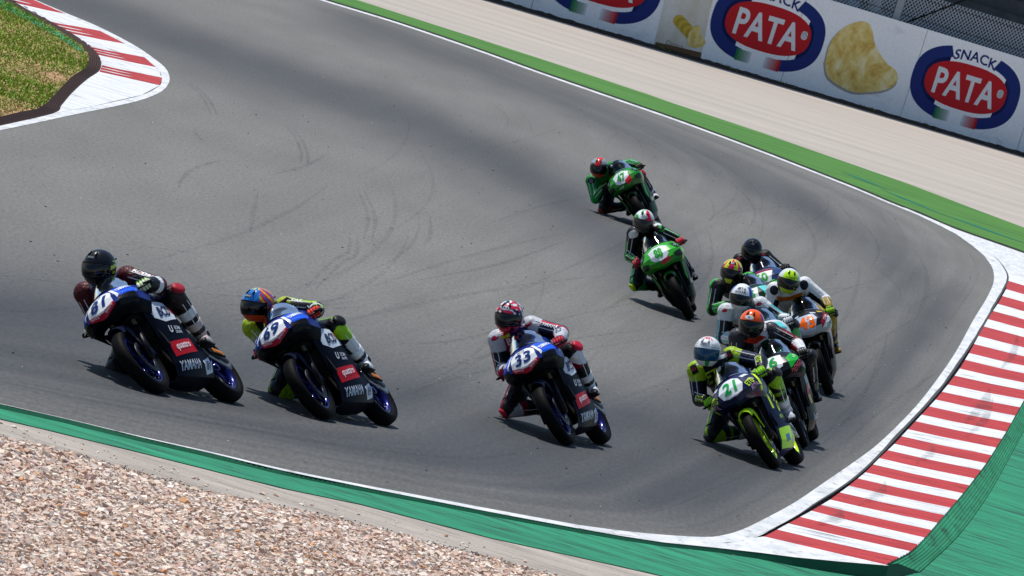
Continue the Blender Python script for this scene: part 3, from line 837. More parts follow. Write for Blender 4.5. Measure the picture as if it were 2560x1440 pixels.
# print on the wall
M_BLUE = mat('navy_print', '#122a72', .55); M_RED2 = mat('red_print', '#c01622', .55); M_WPR = mat('white_print', '#dfe2e6', .55); M_GRN = mat('green_print', '#0f7a43', .55)
exw = (WD[0], WD[1], 0); ezw = (0, 0, 1)
def wshape(name, poly, s, t, m_, off, parent=wall):
    V2, F2 = fill2d(poly, 5.0)
    q = stick(name, V2, F2, wpt(s, t, off), exw, ezw, m_, parent); return to_local(q, wall)
def sup(a, b, n=72, e=2.5, t0=0., t1=2*pi):
    P_ = []
    for i in range(n):
        t = t0+(t1-t0)*i/(n if t1-t0 > 6.2 else n-1); c, s_ = cos(t), sin(t)
        P_.append((a*math.copysign(abs(c)**(2/e), c), b*math.copysign(abs(s_)**(2/e), s_)))
    return P_
def arc(a0, b0, a1, b1, t0, t1, n=40):
    return sup(a0, b0, n, 2.5, t0, t1)+sup(a1, b1, n, 2.5, t0, t1)[::-1]
def logo(s, t):
    # navy ring, open at the top for the small word and at the bottom for the tricolour
    wshape('logo_ring', arc(2.08, 1.06, 1.68, .75, radians(-72), radians(67)), s, t, M_BLUE, .004)
    wshape('logo_ring', arc(2.08, 1.06, 1.68, .75, radians(112), radians(251)), s, t, M_BLUE, .004)
    def fade(x0, x1, y0, c, flip):
        for k in range(7):
            xa, xb = x0+(x1-x0)*k/7, x0+(x1-x0)*(k+1)/7; f = (k if flip else 6-k)/6
            f = f**.6
            m_ = mat('tricolour_print', tuple(a*f+b*(1-f) for a, b in zip(lin(c), lin('#cfd3d7'))), .55)
            wshape('logo_stripe', [(xa, y0-.155), (xb, y0-.155), (xb, y0+.155), (xa, y0+.155)], s, t, m_, .005)
    fade(-.86, -.30, -.885, '#0f7a43', False); fade(.22, .80, -.885, '#c01622', True)
    wshape('logo_oval', sup(1.58, .635), s, t, M_RED2, .006)
    q = letters('PATA', .70, wpt(s-.02, t-.01, .010), exw, ezw, M_WPR, wall, bold=.035, width=2.38); to_local(q, wall)
    q = letters('R', .09, wpt(s+1.32, t+.10, .010), exw, ezw, M_WPR, wall, bold=.01); to_local(q, wall)
    wshape('logo_mark', arc(.115, .115, .095, .095, 0, 6.2), s+1.32, t+.10, M_WPR, .009)
    # small word on a shallow arch
    V2, F2, sz = text2d('SNACK', .03)
    V2 = V2.copy(); V2[:, 0] *= 1.66/sz[0]; V2[:, 1] = V2[:, 1]*.27
    V2[:, 1] -= .10*(V2[:, 0]/.85)**2
    q = stick('lettering', V2, F2, wpt(s+.05, t+.885, .006), exw, ezw, M_BLUE, wall); to_local(q, wall)
logo(15.6, 1.33); logo(7.98, 1.33); logo(1.92, 1.33)
chip = [(10.32, .9), (10.3, 1.46), (10.54, 1.89), (10.93, 2.17), (11.32, 2.26), (11.59, 2.13), (11.81, 1.83), (12.08, 1.6), (12.47, 1.37), (12.88, 1.24), (13.06, 1.06), (13.01, .83), (12.71, .63), (12.18, .46), (11.63, .35), (11., .42), (10.55, .58)]
cp = crom(np.array(chip+[chip[0]]), 5)[:-1]-[11.6, 1.2]
def chip_mat():
    m = newmat('crisp_print'); p = P(m)
    tc = N(m, 'ShaderNodeTexCoord'); n = N(m, 'ShaderNodeTexNoise'); n.inputs['Scale'].default_value = 2.1; n.inputs['Detail'].default_value = 9; n.inputs['Roughness'].default_value = .65; n.inputs['Distortion'].default_value = .35
    LK(m, tc.outputs['Object'], n.inputs['Vector'])
    r = N(m, 'ShaderNodeValToRGB'); e = r.color_ramp.elements
    e[0].position = .34; e[0].color = lin('#efe3b4')+(1,); e[1].position = .70; e[1].color = lin('#b8842f')+(1,)
    k = e.new(.47); k.color = lin('#e3cc7c')+(1,); k = e.new(.57); k.color = lin('#d6b455')+(1,)
    LK(m, n.outputs['Fac'], r.inputs['Fac']); LK(m, r.outputs['Color'], p.inputs['Base Color']); p.inputs['Roughness'].default_value = .55
    return m
M_CHIP = chip_mat()
wshape('crisp_picture', [tuple(p) for p in cp*1.02-np.array([0.02, .05])], 11.6, 1.2, mat('grey_print', '#a8a39c', .6), .004)
wshape('crisp_picture', [tuple(p) for p in cp], 11.6, 1.2, M_CHIP, .006)
# printed snack packet: plain pack with crisps, no figure
M_PACK = streak_mat('packet_print', '#cfc6b2', '#e2e2de', 1.2, 1, 2, '#8d7f6a', .62, .8, rough=.6, bump=.02)
wshape('packet_picture', [(-.75, -.15), (1.0, -.15), (.8, 1.1), (.72, 2.3), (-.9, 2.3), (-.86, 1.1)], 5.0, .2, M_PACK, .004)
wshape('packet_picture', [(-.72, -.14), (.98, -.14), (.95, .02), (-.70, -.05)], 5.0, .2, mat('brown_print', '#6d5238', .6), .006)
for i in range(6):
    wshape('crisp_slice', sup(.22, .16, 24, 2), 4.85+i*.11, .86-i*.05, mat('yellow_print', ('#cdb146', '#b79a34')[i % 2], .6), .006+.0015*i)
wshape('crisp_picture', [(p[0]*.24, p[1]*.32) for p in cp], 5.62, .55, M_CHIP, .014)
q = letters('Classica', .13, wpt(4.95, .22, .007), exw, ezw, mat('brown_print', '#6d5238', .6), wall, bold=0.); to_local(q, wall)
wshape('packet_picture', [(-.75, -.1), (.6, -.1), (.6, 2.3), (-.75, 2.3)], 19.2, .2, M_PACK, .004)

# soil, weeds and chain-link behind
struct(ribbon('soil_strip', np.array([wpt(-12, 0, .02)[:2], wpt(8, 0, .02)[:2], wpt(28, 0, .02)[:2]]), np.array([wpt(-12, 0, 1.4)[:2], wpt(8, 0, 1.0)[:2], wpt(28, 0, 1.5)[:2]]), .06, 0.0, M_SOIL, 300, 6, None, lambda t, i: .05*abs(mnoise.noise(Vector((i*.37, t*5, 0))))*(1-t)))
wv = []; wf = []; wc = []
for _ in range(420):
    s = rng.uniform(-4, 22); cl = mnoise.noise(Vector((s*1.3, 4, 0)))
    if cl < .2: continue
    for b in range(3):
        a = rng.uniform(-.12, .12); h = rng.uniform(.04, .10)*(1+cl); q = wpt(s+rng.uniform(-.05, .05), .02, rng.uniform(.1, .8)); k = len(wv)
        wv += [(q[0]-.02, q[1], q[2]), (q[0]+.02, q[1], q[2]), (q[0]+a, q[1]+a, q[2]+h)]; wf.append((k, k+1, k+2))
        wc += [lin('#4a5a2c') if rng.random() < .6 else lin('#7a6a45')]*3
tag(mesh_obj('weeds', wv, wf, attr_mat('weed', .8), None, False, wc), 'low weeds and dry grass along the foot of the white wall', 'weeds', kind='stuff')
fence = empty('chain_link_fence', Matrix.Translation(wpt(0, 0, -.6))); tag(fence, 'galvanised chain link fence standing just behind the white wall', 'fence')
bpy.context.view_layer.update()
M_GALV = mat('galvanised_steel', '#8f979f', .45, .7); M_WIRE = mat('fence_wire', '#c3c9ce', .5, .3)
def fpt(s, t): return wpt(s, t, -.6)
for s in (-3.2, 4.8, 12.82, 20.8):
    mb = MB(); a = np.array(fpt(s, 0)); b = np.array(fpt(s+.03, 4.6)); e1 = np.array(exw)*.13; e2 = np.array((WN[0], WN[1], 0))*.05
    V8 = [a-e1-e2, a+e1-e2, a+e1+e2, a-e1+e2, b-e1-e2, b+e1-e2, b+e1+e2, b-e1+e2]
    mb.add(V8, [(3, 2, 1, 0), (4, 5, 6, 7), (0, 1, 5, 4), (1, 2, 6, 5), (2, 3, 7, 6), (3, 0, 4, 7)])
    to_local(mb.build('post', M_GALV, fence, False), fence)
mb = MB(); pt = .135; z0, z1 = 2.3, 3.42
s = -4.0
while s < 22:
    for sg in (1, -1):
        a = np.array(fpt(s, z0)); b = np.array(fpt(s+sg*(z1-z0), z1)); mb.tube([a, b], .012, 3, caps=False)
    s += pt
to_local(mb.build('wire_mesh', M_WIRE, fence, False), fence).__setitem__('kind', 'stuff')
for z in (2.75, 3.30):
    mb = MB(); mb.tube([fpt(-4, z), fpt(22, z-.02)], .012, 4); to_local(mb.build('tension_wire', mat('dark_wire', '#1d2024', .7), fence), fence)
mb = MB(); mb.tube([fpt(13.2, 2.5), fpt(16.2, 4.2)], .03, 5); to_local(mb.build('brace', mat('dark_wire', '#1d2024', .7), fence), fence)

# shaded terrace with spectators behind the fence
stand = empty('grandstand', Matrix.Translation(wpt(10, 0, -9))); tag(stand, 'concrete terrace shaded by an added, unseen slab behind the chain link fence', 'grandstand')
bpy.context.view_layer.update()
M_STEP = mat('terrace_concrete', '#62666d', .9, grain=.25, gscale=2)
def sbox(name, s0, s1, d0, d1, z0, z1, m_):
    c = [wpt(s0, 0, -d0), wpt(s1, 0, -d0), wpt(s1, 0, -d1), wpt(s0, 0, -d1)]
    mb = MB(); mb.add([(q[0], q[1], z0) for q in c]+[(q[0], q[1], z1) for q in c], [(3, 2, 1, 0), (4, 5, 6, 7), (0, 1, 5, 4), (1, 2, 6, 5), (2, 3, 7, 6), (3, 0, 4, 7)])
    return to_local(mb.build(name, m_, stand, False), stand)
for i in range(9):
    sbox('step', -12, 32, 7+i*1.0, 8+i*1.0, 0, 1.4+i*.42, M_STEP)
sbox('added_shade_roof', -16, 36, -1.0+3, 20, 8.2, 8.5, mat('added_shade_sheet', '#50555c', .7))  # unseen slab, added to keep the sun off the terrace
for s in (-12, 2, 17, 31): sbox('column', s, s+.4, 15.8, 16.2, 4.9, 8.2, M_STEP)
sbox('stair_wall', 16.6, 17.0, 6.6, 12, 0, 3.1, mat('pale_concrete', '#9aa0a8', .9))
sbox('table', 14.2, 15.6, 6.8, 7.3, 1.4, 2.9, mat('pale_concrete', '#9aa0a8', .9))
def spectator(s, i, c1, c2):
    d = 7.55+i*1.0; z = 1.4+i*.42
    base = np.array(wpt(s, z, -d)); f = np.array((WN[0], WN[1], 0)); r = np.array(exw)
    root = empty('person', Matrix.Translation(base))
    bpy.context.view_layer.update()
    mb = MB(); up = np.array((0, 0, 1.))
    mb.tube([base+up*.05, base+up*.32+f*.03, base+up*.52, base+up*.62], [(.17, .13), (.19, .12), (.20, .11), (.07, .07)], 10, side=r)
    for sg in (-1, 1):
        h = base+r*.1*sg+up*.1
        mb.tube([h, h+f*.42+up*.02, h+f*.46-up*.40, h+f*.56-up*.44], [.085, .07, .05, .04], 7)
        sh = base+r*.2*sg+up*.5
        mb.tube([sh, sh-up*.26+f*.05+r*.04*sg, sh-up*.3+f*.3-r*.05*sg], [.055, .045, .035], 7)
    to_local(mb.build('body', mat('clothes', c1, .9), root), root)
    V_, F_ = ball(base+up*.75, (.085, .085, .11), 10, 7); to_local(mesh_obj('head', V_, F_, mat('skin', '#9a7258', .7), root), root)
    V_, F_ = ball(base+up*.79-f*.012, (.092, .092, .09), 10, 7); to_local(mesh_obj('hair', V_, F_, mat('hair', c2, .9), root), root)
    tag(root, 'spectator sitting on the shaded terrace behind the chain link fence', 'person', 'spectators on the terrace')
for k in range(26):
    s = 5.5+k*.62+rng.uniform(-.2, .2); i = rng.choice((0, 1, 2, 3))
    if 13.9 < s < 17.3 and i < 3: continue
    spectator(s, i, rng.choice(('#32363e', '#5a3a38', '#7f8590', '#33406a', '#8c5b4c', '#2b2d30', '#a9b2c2', '#c4c4c4')), rng.choice(('#1c1613', '#3a2c20', '#2a2a2e', '#6a6258')))

# ------------------------------------------------------------------ motorcycles
# bike frame: x forward, y to the rider's left, z up; origin on the ground under the rear axle
RT = .06
def bike_matrix(T):
    X, Y, th, ph = T
    f = Vector((sin(th), -cos(th), 0)); l = Vector((cos(th), sin(th), 0)); z = Vector((0, 0, 1))
    l2 = cos(ph)*l+sin(ph)*z; u2 = cos(ph)*z-sin(ph)*l
    org = Vector((X, Y, RT))-u2*RT
    return Matrix(((f.x, l2.x, u2.x, org.x), (f.y, l2.y, u2.y, org.y), (f.z, l2.z, u2.z, org.z), (0, 0, 0, 1)))

WB = 1.38; FR, RR = .295, .31
M_TYRE = mat('tyre_rubber', '#0a0a0b', .62, grain=.3, gscale=12, bump=.15, bscale=90, spec=.06)
M_BLACK = mat('black_metal', '#0d0d0f', .4, .3)
M_DARK = mat('dark_plastic', '#0d0e10', .5, spec=.05)
M_STEEL = mat('steel', '#8d9094', .3, .9)
M_FORK = mat('fork_tube', '#4a4438', .35, .8)
M_DISC = mat('brake_disc_steel', '#2f3033', .4, .9)
M_RADI = mat('radiator_core', '#17181a', .6, bump=.6, bscale=300)

def glass_mat(name, tint, dark=.0):
    key = ('screen', tint)
    if key in MATS: return MATS[key]
    m = newmat(name); nt = m.node_tree; nt.nodes.remove(P(m))
    tr = N(m, 'ShaderNodeBsdfTransparent'); tr.inputs['Color'].default_value = lin(tint)+(1,)
    gl = N(m, 'ShaderNodeBsdfGlossy'); gl.inputs['Roughness'].default_value = .06; gl.inputs['Color'].default_value = (1, 1, 1, 1)
    fr = N(m, 'ShaderNodeFresnel'); fr.inputs['IOR'].default_value = 1.11
    mx = N(m, 'ShaderNodeMixShader'); LK(m, fr.outputs['Fac'], mx.inputs['Fac'])
    LK(m, tr.outputs['BSDF'], mx.inputs[1]); LK(m, gl.outputs['BSDF'], mx.inputs[2])
    LK(m, mx.outputs['Shader'], nt.nodes['Material Output'].inputs['Surface'])
    MATS[key] = m
    return m

def paint(c, rough=.3): return mat('gloss_paint', c, rough, 0., .25, grain=.06, spec=.1)
def satin(c): return mat('satin_paint', c, .4, 0., .02, grain=.06, spec=.03)
def vinyl(c): return mat('printed_vinyl', c, .42, 0., .12, grain=.05, spec=.08)

def wheel(root, name, x, R_, w_, rim_c, discs):
    c = (x, 0, R_)
    k = R_/.295
    pr = [(-w_*.62, .214*k), (-w_*.9, .232*k), (-w_, .256*k), (-w_*.93, .271*k), (-w_*.72, .284*k), (-w_*.4, .292*k), (0, .295*k), (w_*.4, .292*k), (w_*.72, .284*k), (w_*.93, .271*k), (w_, .256*k), (w_*.9, .232*k), (w_*.62, .214*k)]
    V, F = lathe(pr, c, 56); ty = mesh_obj(name, V, F, M_TYRE, root)
    rm = mat('rim_paint', rim_c, .25, .5 if rim_c < '#5' else .0, .3, grain=.05)
    mb = MB()
    pr = [(-w_*.72, .200*k), (-w_*.72, .219*k), (-w_*.58, .219*k), (-w_*.5, .196*k), (0, .186*k), (w_*.5, .196*k), (w_*.58, .219*k), (w_*.72, .219*k), (w_*.72, .200*k), (w_*.45, .184*k), (0, .176*k), (-w_*.45, .184*k), (-w_*.72, .200*k)]
    mb.add(*lathe(pr, c, 48))
    mb.add(*lathe([(-.05, .0), (-.05, .034), (.05, .034), (.05, 0)], c, 20))
    for i in range(10):
        a = 2*pi*(i//2)/5+(.17 if i % 2 else -.17); a2 = 2*pi*(i//2)/5+(.05 if i % 2 else -.05)
        p0 = np.array(c)+.03*np.array((cos(a2), 0, sin(a2))); p1 = np.array(c)+.188*k*np.array((cos(a), 0, sin(a)))
        mb.tube([p0, (p0+p1)/2, p1], [(.013, .016), (.010, .013), (.011, .017)], 6)
    mb.build('rim', rm, ty)
    for y in discs:
        mb = MB(); mb.add(*lathe([(y-.003, .085), (y-.003, .142), (y+.003, .142), (y+.003, .085), (y-.003, .085)], c, 40)); mb.build('brake_disc', M_DISC, ty)
    # pale tyre-wall stamp
    return ty

COWL_HALF = [
    [(1.260, 0, .965), (1.245, .075, .955), (1.200, .145, .930), (1.120, .195, .895), (1.020, .215, .860)],
    [(1.375, 0, .912), (1.355, .080, .908), (1.310, .158, .892), (1.215, .222, .862), (1.050, .238, .822)],
    [(1.450, 0, .850), (1.430, .085, .850), (1.385, .172, .838), (1.275, .240, .808), (1.070, .250, .768)],
    [(1.492, 0, .770), (1.468, .085, .776), (1.415, .168, .775), (1.290, .236, .748), (1.080, .244, .715)],
    [(1.470, 0, .705), (1.445, .075, .716), (1.385, .148, .722), (1.270, .205, .700), (1.085, .220, .668)],
    [(1.380, 0, .672), (1.355, .060, .680), (1.310, .120, .682), (1.225, .170, .662), (1.085, .196, .635)],
]
SCREEN_HALF = [
    [(1.272, 0, .962), (1.255, .075, .953), (1.208, .142, .930), (1.130, .188, .898)],
    [(1.215, 0, 1.010), (1.195, .072, 1.000), (1.150, .132, .972), (1.080, .172, .935)],
    [(1.150, 0, 1.062), (1.130, .068, 1.052), (1.090, .124, 1.023), (1.025, .158, .978)],
    [(1.070, 0, 1.112), (1.052, .060, 1.102), (1.015, .106, 1.072), (.970, .132, 1.022)],
]
SIDE_HALF = [   # from the belly keel outwards and up to the top edge, front to back
    [(1.00, 0, .125), (.86, 0, .112), (.64, 0, .112), (.36, 0, .130)],
    [(1.00, .060, .145), (.86, .078, .130), (.64, .090, .130), (.35, .085, .145)],
    [(1.02, .100, .225), (.88, .130, .215), (.66, .152, .212), (.38, .145, .220)],
    [(1.05, .125, .360), (.92, .158, .355), (.72, .180, .350), (.49, .176, .340)],
    [(1.10, .145, .500), (.97, .180, .500), (.78, .202, .500), (.60, .198, .490)],
    [(1.17, .172, .630), (1.03, .205, .640), (.86, .222, .650), (.68, .210, .630)],
    [(1.23, .190, .720), (1.07, .222, .755), (.90, .226, .780), (.72, .205, .765)],
]
TMPL = {}
def shells():
    if not TMPL:
        for r_ in COWL_HALF:
            for i_ in range(len(r_)): r_[i_] = (r_[i_][0], r_[i_][1]*1.06, r_[i_][2])
        TMPL['cowl'] = surf(mirror_rows(COWL_HALF[:4]), 5, 4, .004, True)
        TMPL['chin'] = surf(mirror_rows(COWL_HALF[3:]), 5, 4, .004, True)
        TMPL['screen'] = surf(mirror_rows(SCREEN_HALF), 5, 4, .003)
        rows = SIDE_HALF
        full = [[(p[0], -p[1], p[2]) for p in r] for r in rows[:0:-1]]+[list(r) for r in rows]
        TMPL['side'] = surf(full, 4, 5, .004, True)
        V = np.array(TMPL['side'][0])
    return TMPL

def bike(key, T, L):
    """L: livery"""
    S = shells()
    root = empty('motorcycle', bike_matrix(T))
    tag(root, L['label'], 'motorcycle', 'racing motorcycles in the corner')
    fw_ = wheel(root, 'front_wheel', WB, FR, .055, L['rim'], (-.068, .068))
    rw_ = wheel(root, 'rear_wheel', 0, RR, .070, L['rim'], (-.075,))
    # forks, yoke, caliper, mudguard
    ax = np.array((.25, 0, .97)); ax = np.array((WB, 0, FR)); top = np.array((1.115, 0, .90))
    for s in (-1, 1):
        o_ = np.array((0, .092*s, 0)); mid = ax*.52+top*.48
        mb = MB(); mb.tube([ax+o_+(-.0, 0, -.03), mid+o_], [.029, .027], 12); f1 = mb.build('fork_leg', M_BLACK, root)
        mb = MB(); mb.tube([mid+o_, top+o_], [.021, .021], 12); mb.build('fork_tube', M_FORK, f1)
        mb = MB(); mb.box((WB-.075, .082*s, FR+.085), (.06, .035, .10)); mb.build('caliper', M_DARK, f1, False)
    mb = MB(); mb.box(top, (.05, .24, .03)); mb.box(top-(0, 0, .0)+(.03, 0, -.14), (.05, .24, .035)); mb.build('yoke', M_BLACK, root, False)
    # mudguard: arched shell over the front tyre with side stays
    rows = []
    for a in np.linspace(radians(66), radians(150), 9):
        r_ = FR+.022; c_, s_ = cos(a), sin(a); tw = 1.0-.3*abs((a-radians(108))/radians(44))**3
        rows.append([(WB+c_*(r_+dz), y*tw, FR+s_*(r_+dz)) for y, dz in ((-.075, -.06), (-.068, -.018), (-.038, .008), (0, .016), (.038, .008), (.068, -.018), (.075, -.06))])
    V, F = surf(rows, 3, 3, .003); mg = mesh_obj('mudguard', V, F, paint(L['fender']), root)
    for s in (-1, 1):
        mb = MB(); P_ = [(WB+.06, .080*s, FR+.275), (WB-.17, .080*s, FR+.23), (WB-.19, .088*s, FR+.02), (WB-.04, .094*s, FR+.04)]
        mb.add(P_+[(p[0], p[1]-.008*s, p[2]) for p in P_], [(0, 1, 2, 3), (7, 6, 5, 4), (0, 4, 5, 1), (1, 5, 6, 2), (2, 6, 7, 3), (3, 7, 4, 0)]); mb.build('mudguard_stay', paint(L['fender']), mg, False)
    # core: frame, engine, radiator, tank, seat, tail
    mb = MB(); mb.add(*loft([(1.0, .42, .10, .10), (.90, .40, .15, .17), (.72, .40, .16, .20), (.50, .42, .15, .16), (.42, .43, .11, .10)], 16, 4)); mb.build('engine', M_DARK, root)
    mb = MB()
    for s in (-1, 1): mb.tube([(1.09, .05*s, .84), (.95, .13*s, .76), (.62, .15*s, .66), (.42, .12*s, .45)], [.03, .035, .035, .03], 8)
    mb.build('frame', M_BLACK, root)
    mb = MB(); mb.box((1.045, 0, .49), (.035, .33, .27), np.array(((cos(.3), 0, sin(.3)), (0, 1, 0), (-sin(.3), 0, cos(.3))))); rad_ = mb.build('radiator', M_RADI, root, False)
    mb = MB()
    for i in range(7): mb.box((1.066+.0, 0, .40+i*.03), (.006, .31, .006), None)
    mb.build('radiator_guard', M_BLACK, rad_, False)
    for s in (-1, 1):
        mb = MB(); mb.tube([(1.02, .07*s, .42), (1.03, .09*s, .30), (.92, .08*s, .19), (.70, .05*s, .17)], .02, 8); mb.build('exhaust_pipe', mat('exhaust_steel', '#5c4b3c', .35, .8), root)
    mb = MB(); mb.add(*loft([(1.02, .86, .09, .05), (.93, .89, .155, .10), (.80, .92, .165, .115), (.66, .90, .155, .11), (.54, .85, .12, .085), (.47, .82, .09, .05)], 24, 2.4)); tank = mb.build('fuel_tank', paint(L['tank']), root)
    mb = MB(); mb.add(*lathe([(0, .0), (0, .03)], (0, 0, 0), 8)) if False else None
    V, F = ball((.80, 0, 1.025), (.045, .045, .014), 14, 6); mesh_obj('filler_cap', V, F, M_STEEL, tank)
    mb = MB(); mb.add(*loft([(.52, .80, .10, .035), (.40, .80, .13, .035), (.24, .815, .13, .03), (.12, .83, .11, .03)], 18, 3)); mb.build('seat', mat('seat_foam', '#16161a', .9, bump=.5), root)
    mb = MB(); mb.add(*loft([(.30, .80, .125, .06), (.16, .86, .125, .075), (.0, .905, .105, .07), (-.14, .935, .075, .055), (-.26, .955, .035, .03)], 20, 2.6)); tail = mb.build('tail_unit', paint(L['tail']), root)
    V, F = tube([(-.10, 0, .80), (-.20, 0, .76)], [(.05, .02), (.045, .02)], 10); mesh_obj('tail_underside', V, F, M_DARK, tail)
    # swingarm, hugger, chain, shock, exhaust can
    mb = MB()
    for s in (-1, 1): mb.tube([(.42, .07*s, .42), (.25, .115*s, .41), (0, .115*s, RR), (-.05, .115*s, RR)], [(.03, .04), (.022, .035), (.02, .03), (.02, .03)], 8)
    sa = mb.build('swingarm', M_BLACK, root)
    rows = []
    for a in np.linspace(radians(40), radians(118), 6):
        r_ = RR+.02; c_, s_ = cos(a), sin(a)
        rows.append([(c_*(r_+dz), y, RR+s_*(r_+dz)) for y, dz in ((-.085, -.05), (-.06, -.004), (0, .012), (.06, -.004), (.085, -.05))])
    V, F = surf(rows, 3, 3, .003); mesh_obj('rear_hugger', V, F, M_DARK, root)
    mb = MB(); mb.tube([(.40, .125, .46), (.0, .125, RR+.085)], .012, 6); mb.tube([(.40, .125, .39), (0, .125, RR-.085)], .012, 6); mb.build('chain', M_STEEL, root)
    mb = MB(); mb.add(*lathe([(.118, .03), (.118, .092), (.124, .092), (.124, .03), (.118, .03)], (0, 0, RR), 32)); mb.build('sprocket', M_STEEL, rw_)
    mb = MB(); mb.tube([(.42, -.14, .24), (.22, -.165, .33), (.05, -.18, .42), (-.12, -.19, .49)], [.03, .045, .05, .045], 12); mb.build('exhaust_can', mat('exhaust_can_steel', '#77787a', .3, .85), root)
    mb = MB(); mb.add(*loft([(1.26, .675, .13, .025), (1.12, .66, .165, .06), (1.00, .66, .18, .10), (.85, .68, .18, .10)], 16, 3.5)); mb.build('inner_cowl', M_DARK, root)
    # clip-ons, grips, levers, guard
    for s in (-1, 1):
        sd = 'clip_on_bar'
        b0 = np.array((1.105, .10*s, .865)); b1 = np.array((1.045, .345*s, .845)); dr = nrm(b1-b0)
        mb = MB(); mb.tube([b0, b1], .013, 8); cb = mb.build(sd, M_BLACK, root)
        mb = MB(); mb.tube([b0+dr*.10, b1-dr*.01], .018, 10); mb.build('grip', mat('grip_rubber', '#18181a', .8), cb)
        mb = MB(); mb.tube([b0+dr*.06+(.035, 0, -.005), b0+dr*.12+(.075, 0, -.01), b1+(.065, 0, -.012)], [.009, .009, .007], 6); mb.build('lever', M_BLACK, cb)
        mb = MB(); mb.tube([b1, b1+(.06, .012*s, -.005), b1+(.115, -.01*s, -.01), b1-dr*.03+(.125, 0, -.01)], .009, 6); mb.build('lever_guard', M_BLACK, cb)
    # foot controls
    for s in (-1, 1):
        mb = MB(); mb.tube([(.36, .13*s, .40), (.36, .235*s, .40)], .014, 8); fp = mb.build('footpeg', M_STEEL, root)
        V8 = MB(); V8.tube([(.30, .135*s, .33), (.36, .137*s, .42), (.44, .135*s, .50)], [(.008, .03), (.008, .045), (.008, .03)], 8, side=(0, 1, 0)); V8.build('heel_guard', M_BLACK, fp)
        mb = MB(); mb.tube([(.36, .15*s, .39), (.47, .16*s, .37), (.50, .18*s, .37)], .008, 6); mb.build('pedal', M_STEEL, fp)
    # fairings
    cV, cF = S['cowl']; cowl = mesh_obj('nose_cowl', cV, cF, paint(L['cowl']), root, crease=9)
    hV, hF = S['chin']; mesh_obj('lower_cowl', hV, hF, (paint if 'chin' in L else satin)(L.get('chin', '#0b0d12')), root, crease=9)
    V, F = S['screen']; scr = mesh_obj('windscreen', V, F, glass_mat('screen_plastic', L.get('screen', '#b9c2cc')), root)
    rim_pts = [(p[0]+.002, p[1], p[2]) for p in crom(np.array(mirror_rows(SCREEN_HALF)[0]), 4)]
    mb = MB(); mb.tube(rim_pts, .006, 5); mb.build('screen_edge', M_DARK, scr)
    sV, sF = S['side']; side = mesh_obj('side_fairing', sV, sF, satin(L['side']), root, crease=9)
    # air intake / lamp recesses under the nose
    bc, bs = bvh_of(list(map(tuple, cV))+list(map(tuple, hV)), [tuple(f) for f in cF]+[tuple(i+len(cV) for i in f) for f in hF]), bvh_of(sV, sF)
    fx, fy = (0, 1, 0), (-.38, 0, .925)                 # across and up the nose as seen from ahead
    o0 = np.array((1.47, 0, .832))
    def nose(poly, c, name='number_panel', off=.004): return shape(name, poly, o0, fx, fy, vinyl(c), cowl, bc, off, .02)
    def nose_t(s, h, u, v, c, off=.009, rot=0., **kw):
        ex = np.array(fx)*cos(rot)+nrm(fy)*sin(rot); ey = -np.array(fx)*sin(rot)+nrm(fy)*cos(rot)
        return letters(s, h, o0+np.array(fx)*u+nrm(fy)*v, ex, ey, vinyl(c), cowl, bc, off, **kw)
    def wing_f(s): return np.array((1.325, .185*s, .825)), np.array((-.5*s, .85, 0)), np.array((-.45, -.2*s, .87))
    def wing(poly, c, s, name='sponsor_panel', off=.004):
        o_, ex, ey = wing_f(s); P_ = [(s*a_, b_) for a_, b_ in poly]
        return shape(name, P_ if s > 0 else P_[::-1], o_, ex, ey, vinyl(c), cowl, bc, off, .02)
    def wing_t(s_, h, a_, b_, c, s, rot=0., off=.011, **kw):
        o_, ex, ey = wing_f(s); ex = nrm(ex); ey = nrm(ey-ex*(ey@ex)); rot = rot*s
        return letters(s_, h, o_+ex*a_*s+ey*b_, ex*cos(rot)+ey*sin(rot), ey*cos(rot)-ex*sin(rot), vinyl(c), cowl, bc, off, **kw)
    def sideP(poly, c, sgn=1, name='sponsor_panel', off=.003):
        return shape(name, poly, (0, .3*sgn, 0), (-sgn, 0, 0), (0, 0, 1), vinyl(c), side, bs, off)
    def side_t(s, h, x, z, c, sgn=1, rot=0., off=.008, **kw):
        ex = np.array((-sgn*cos(rot), 0, sin(rot))); ey = np.array((sgn*sin(rot), 0, cos(rot)))
        return letters(s, h, (x, .3*sgn, z), ex, ey, vinyl(c), side, bs, off, **kw)
    L['deco'](dict(wing=wing, wing_t=wing_t, root=root, nose=nose, nose_t=nose_t, sideP=sideP, side_t=side_t, cowl=cowl, side=side, tail=tail, tank=tank, scr=scr, bc=bc, bs=bs, o0=o0, fx=fx, fy=fy))
    return root

def sx(P_, sgn=1):
    """side panels are drawn with x forward; on the left side the sheet's own x runs backwards"""
    return [(-sgn*p[0], p[1]) for p in P_]

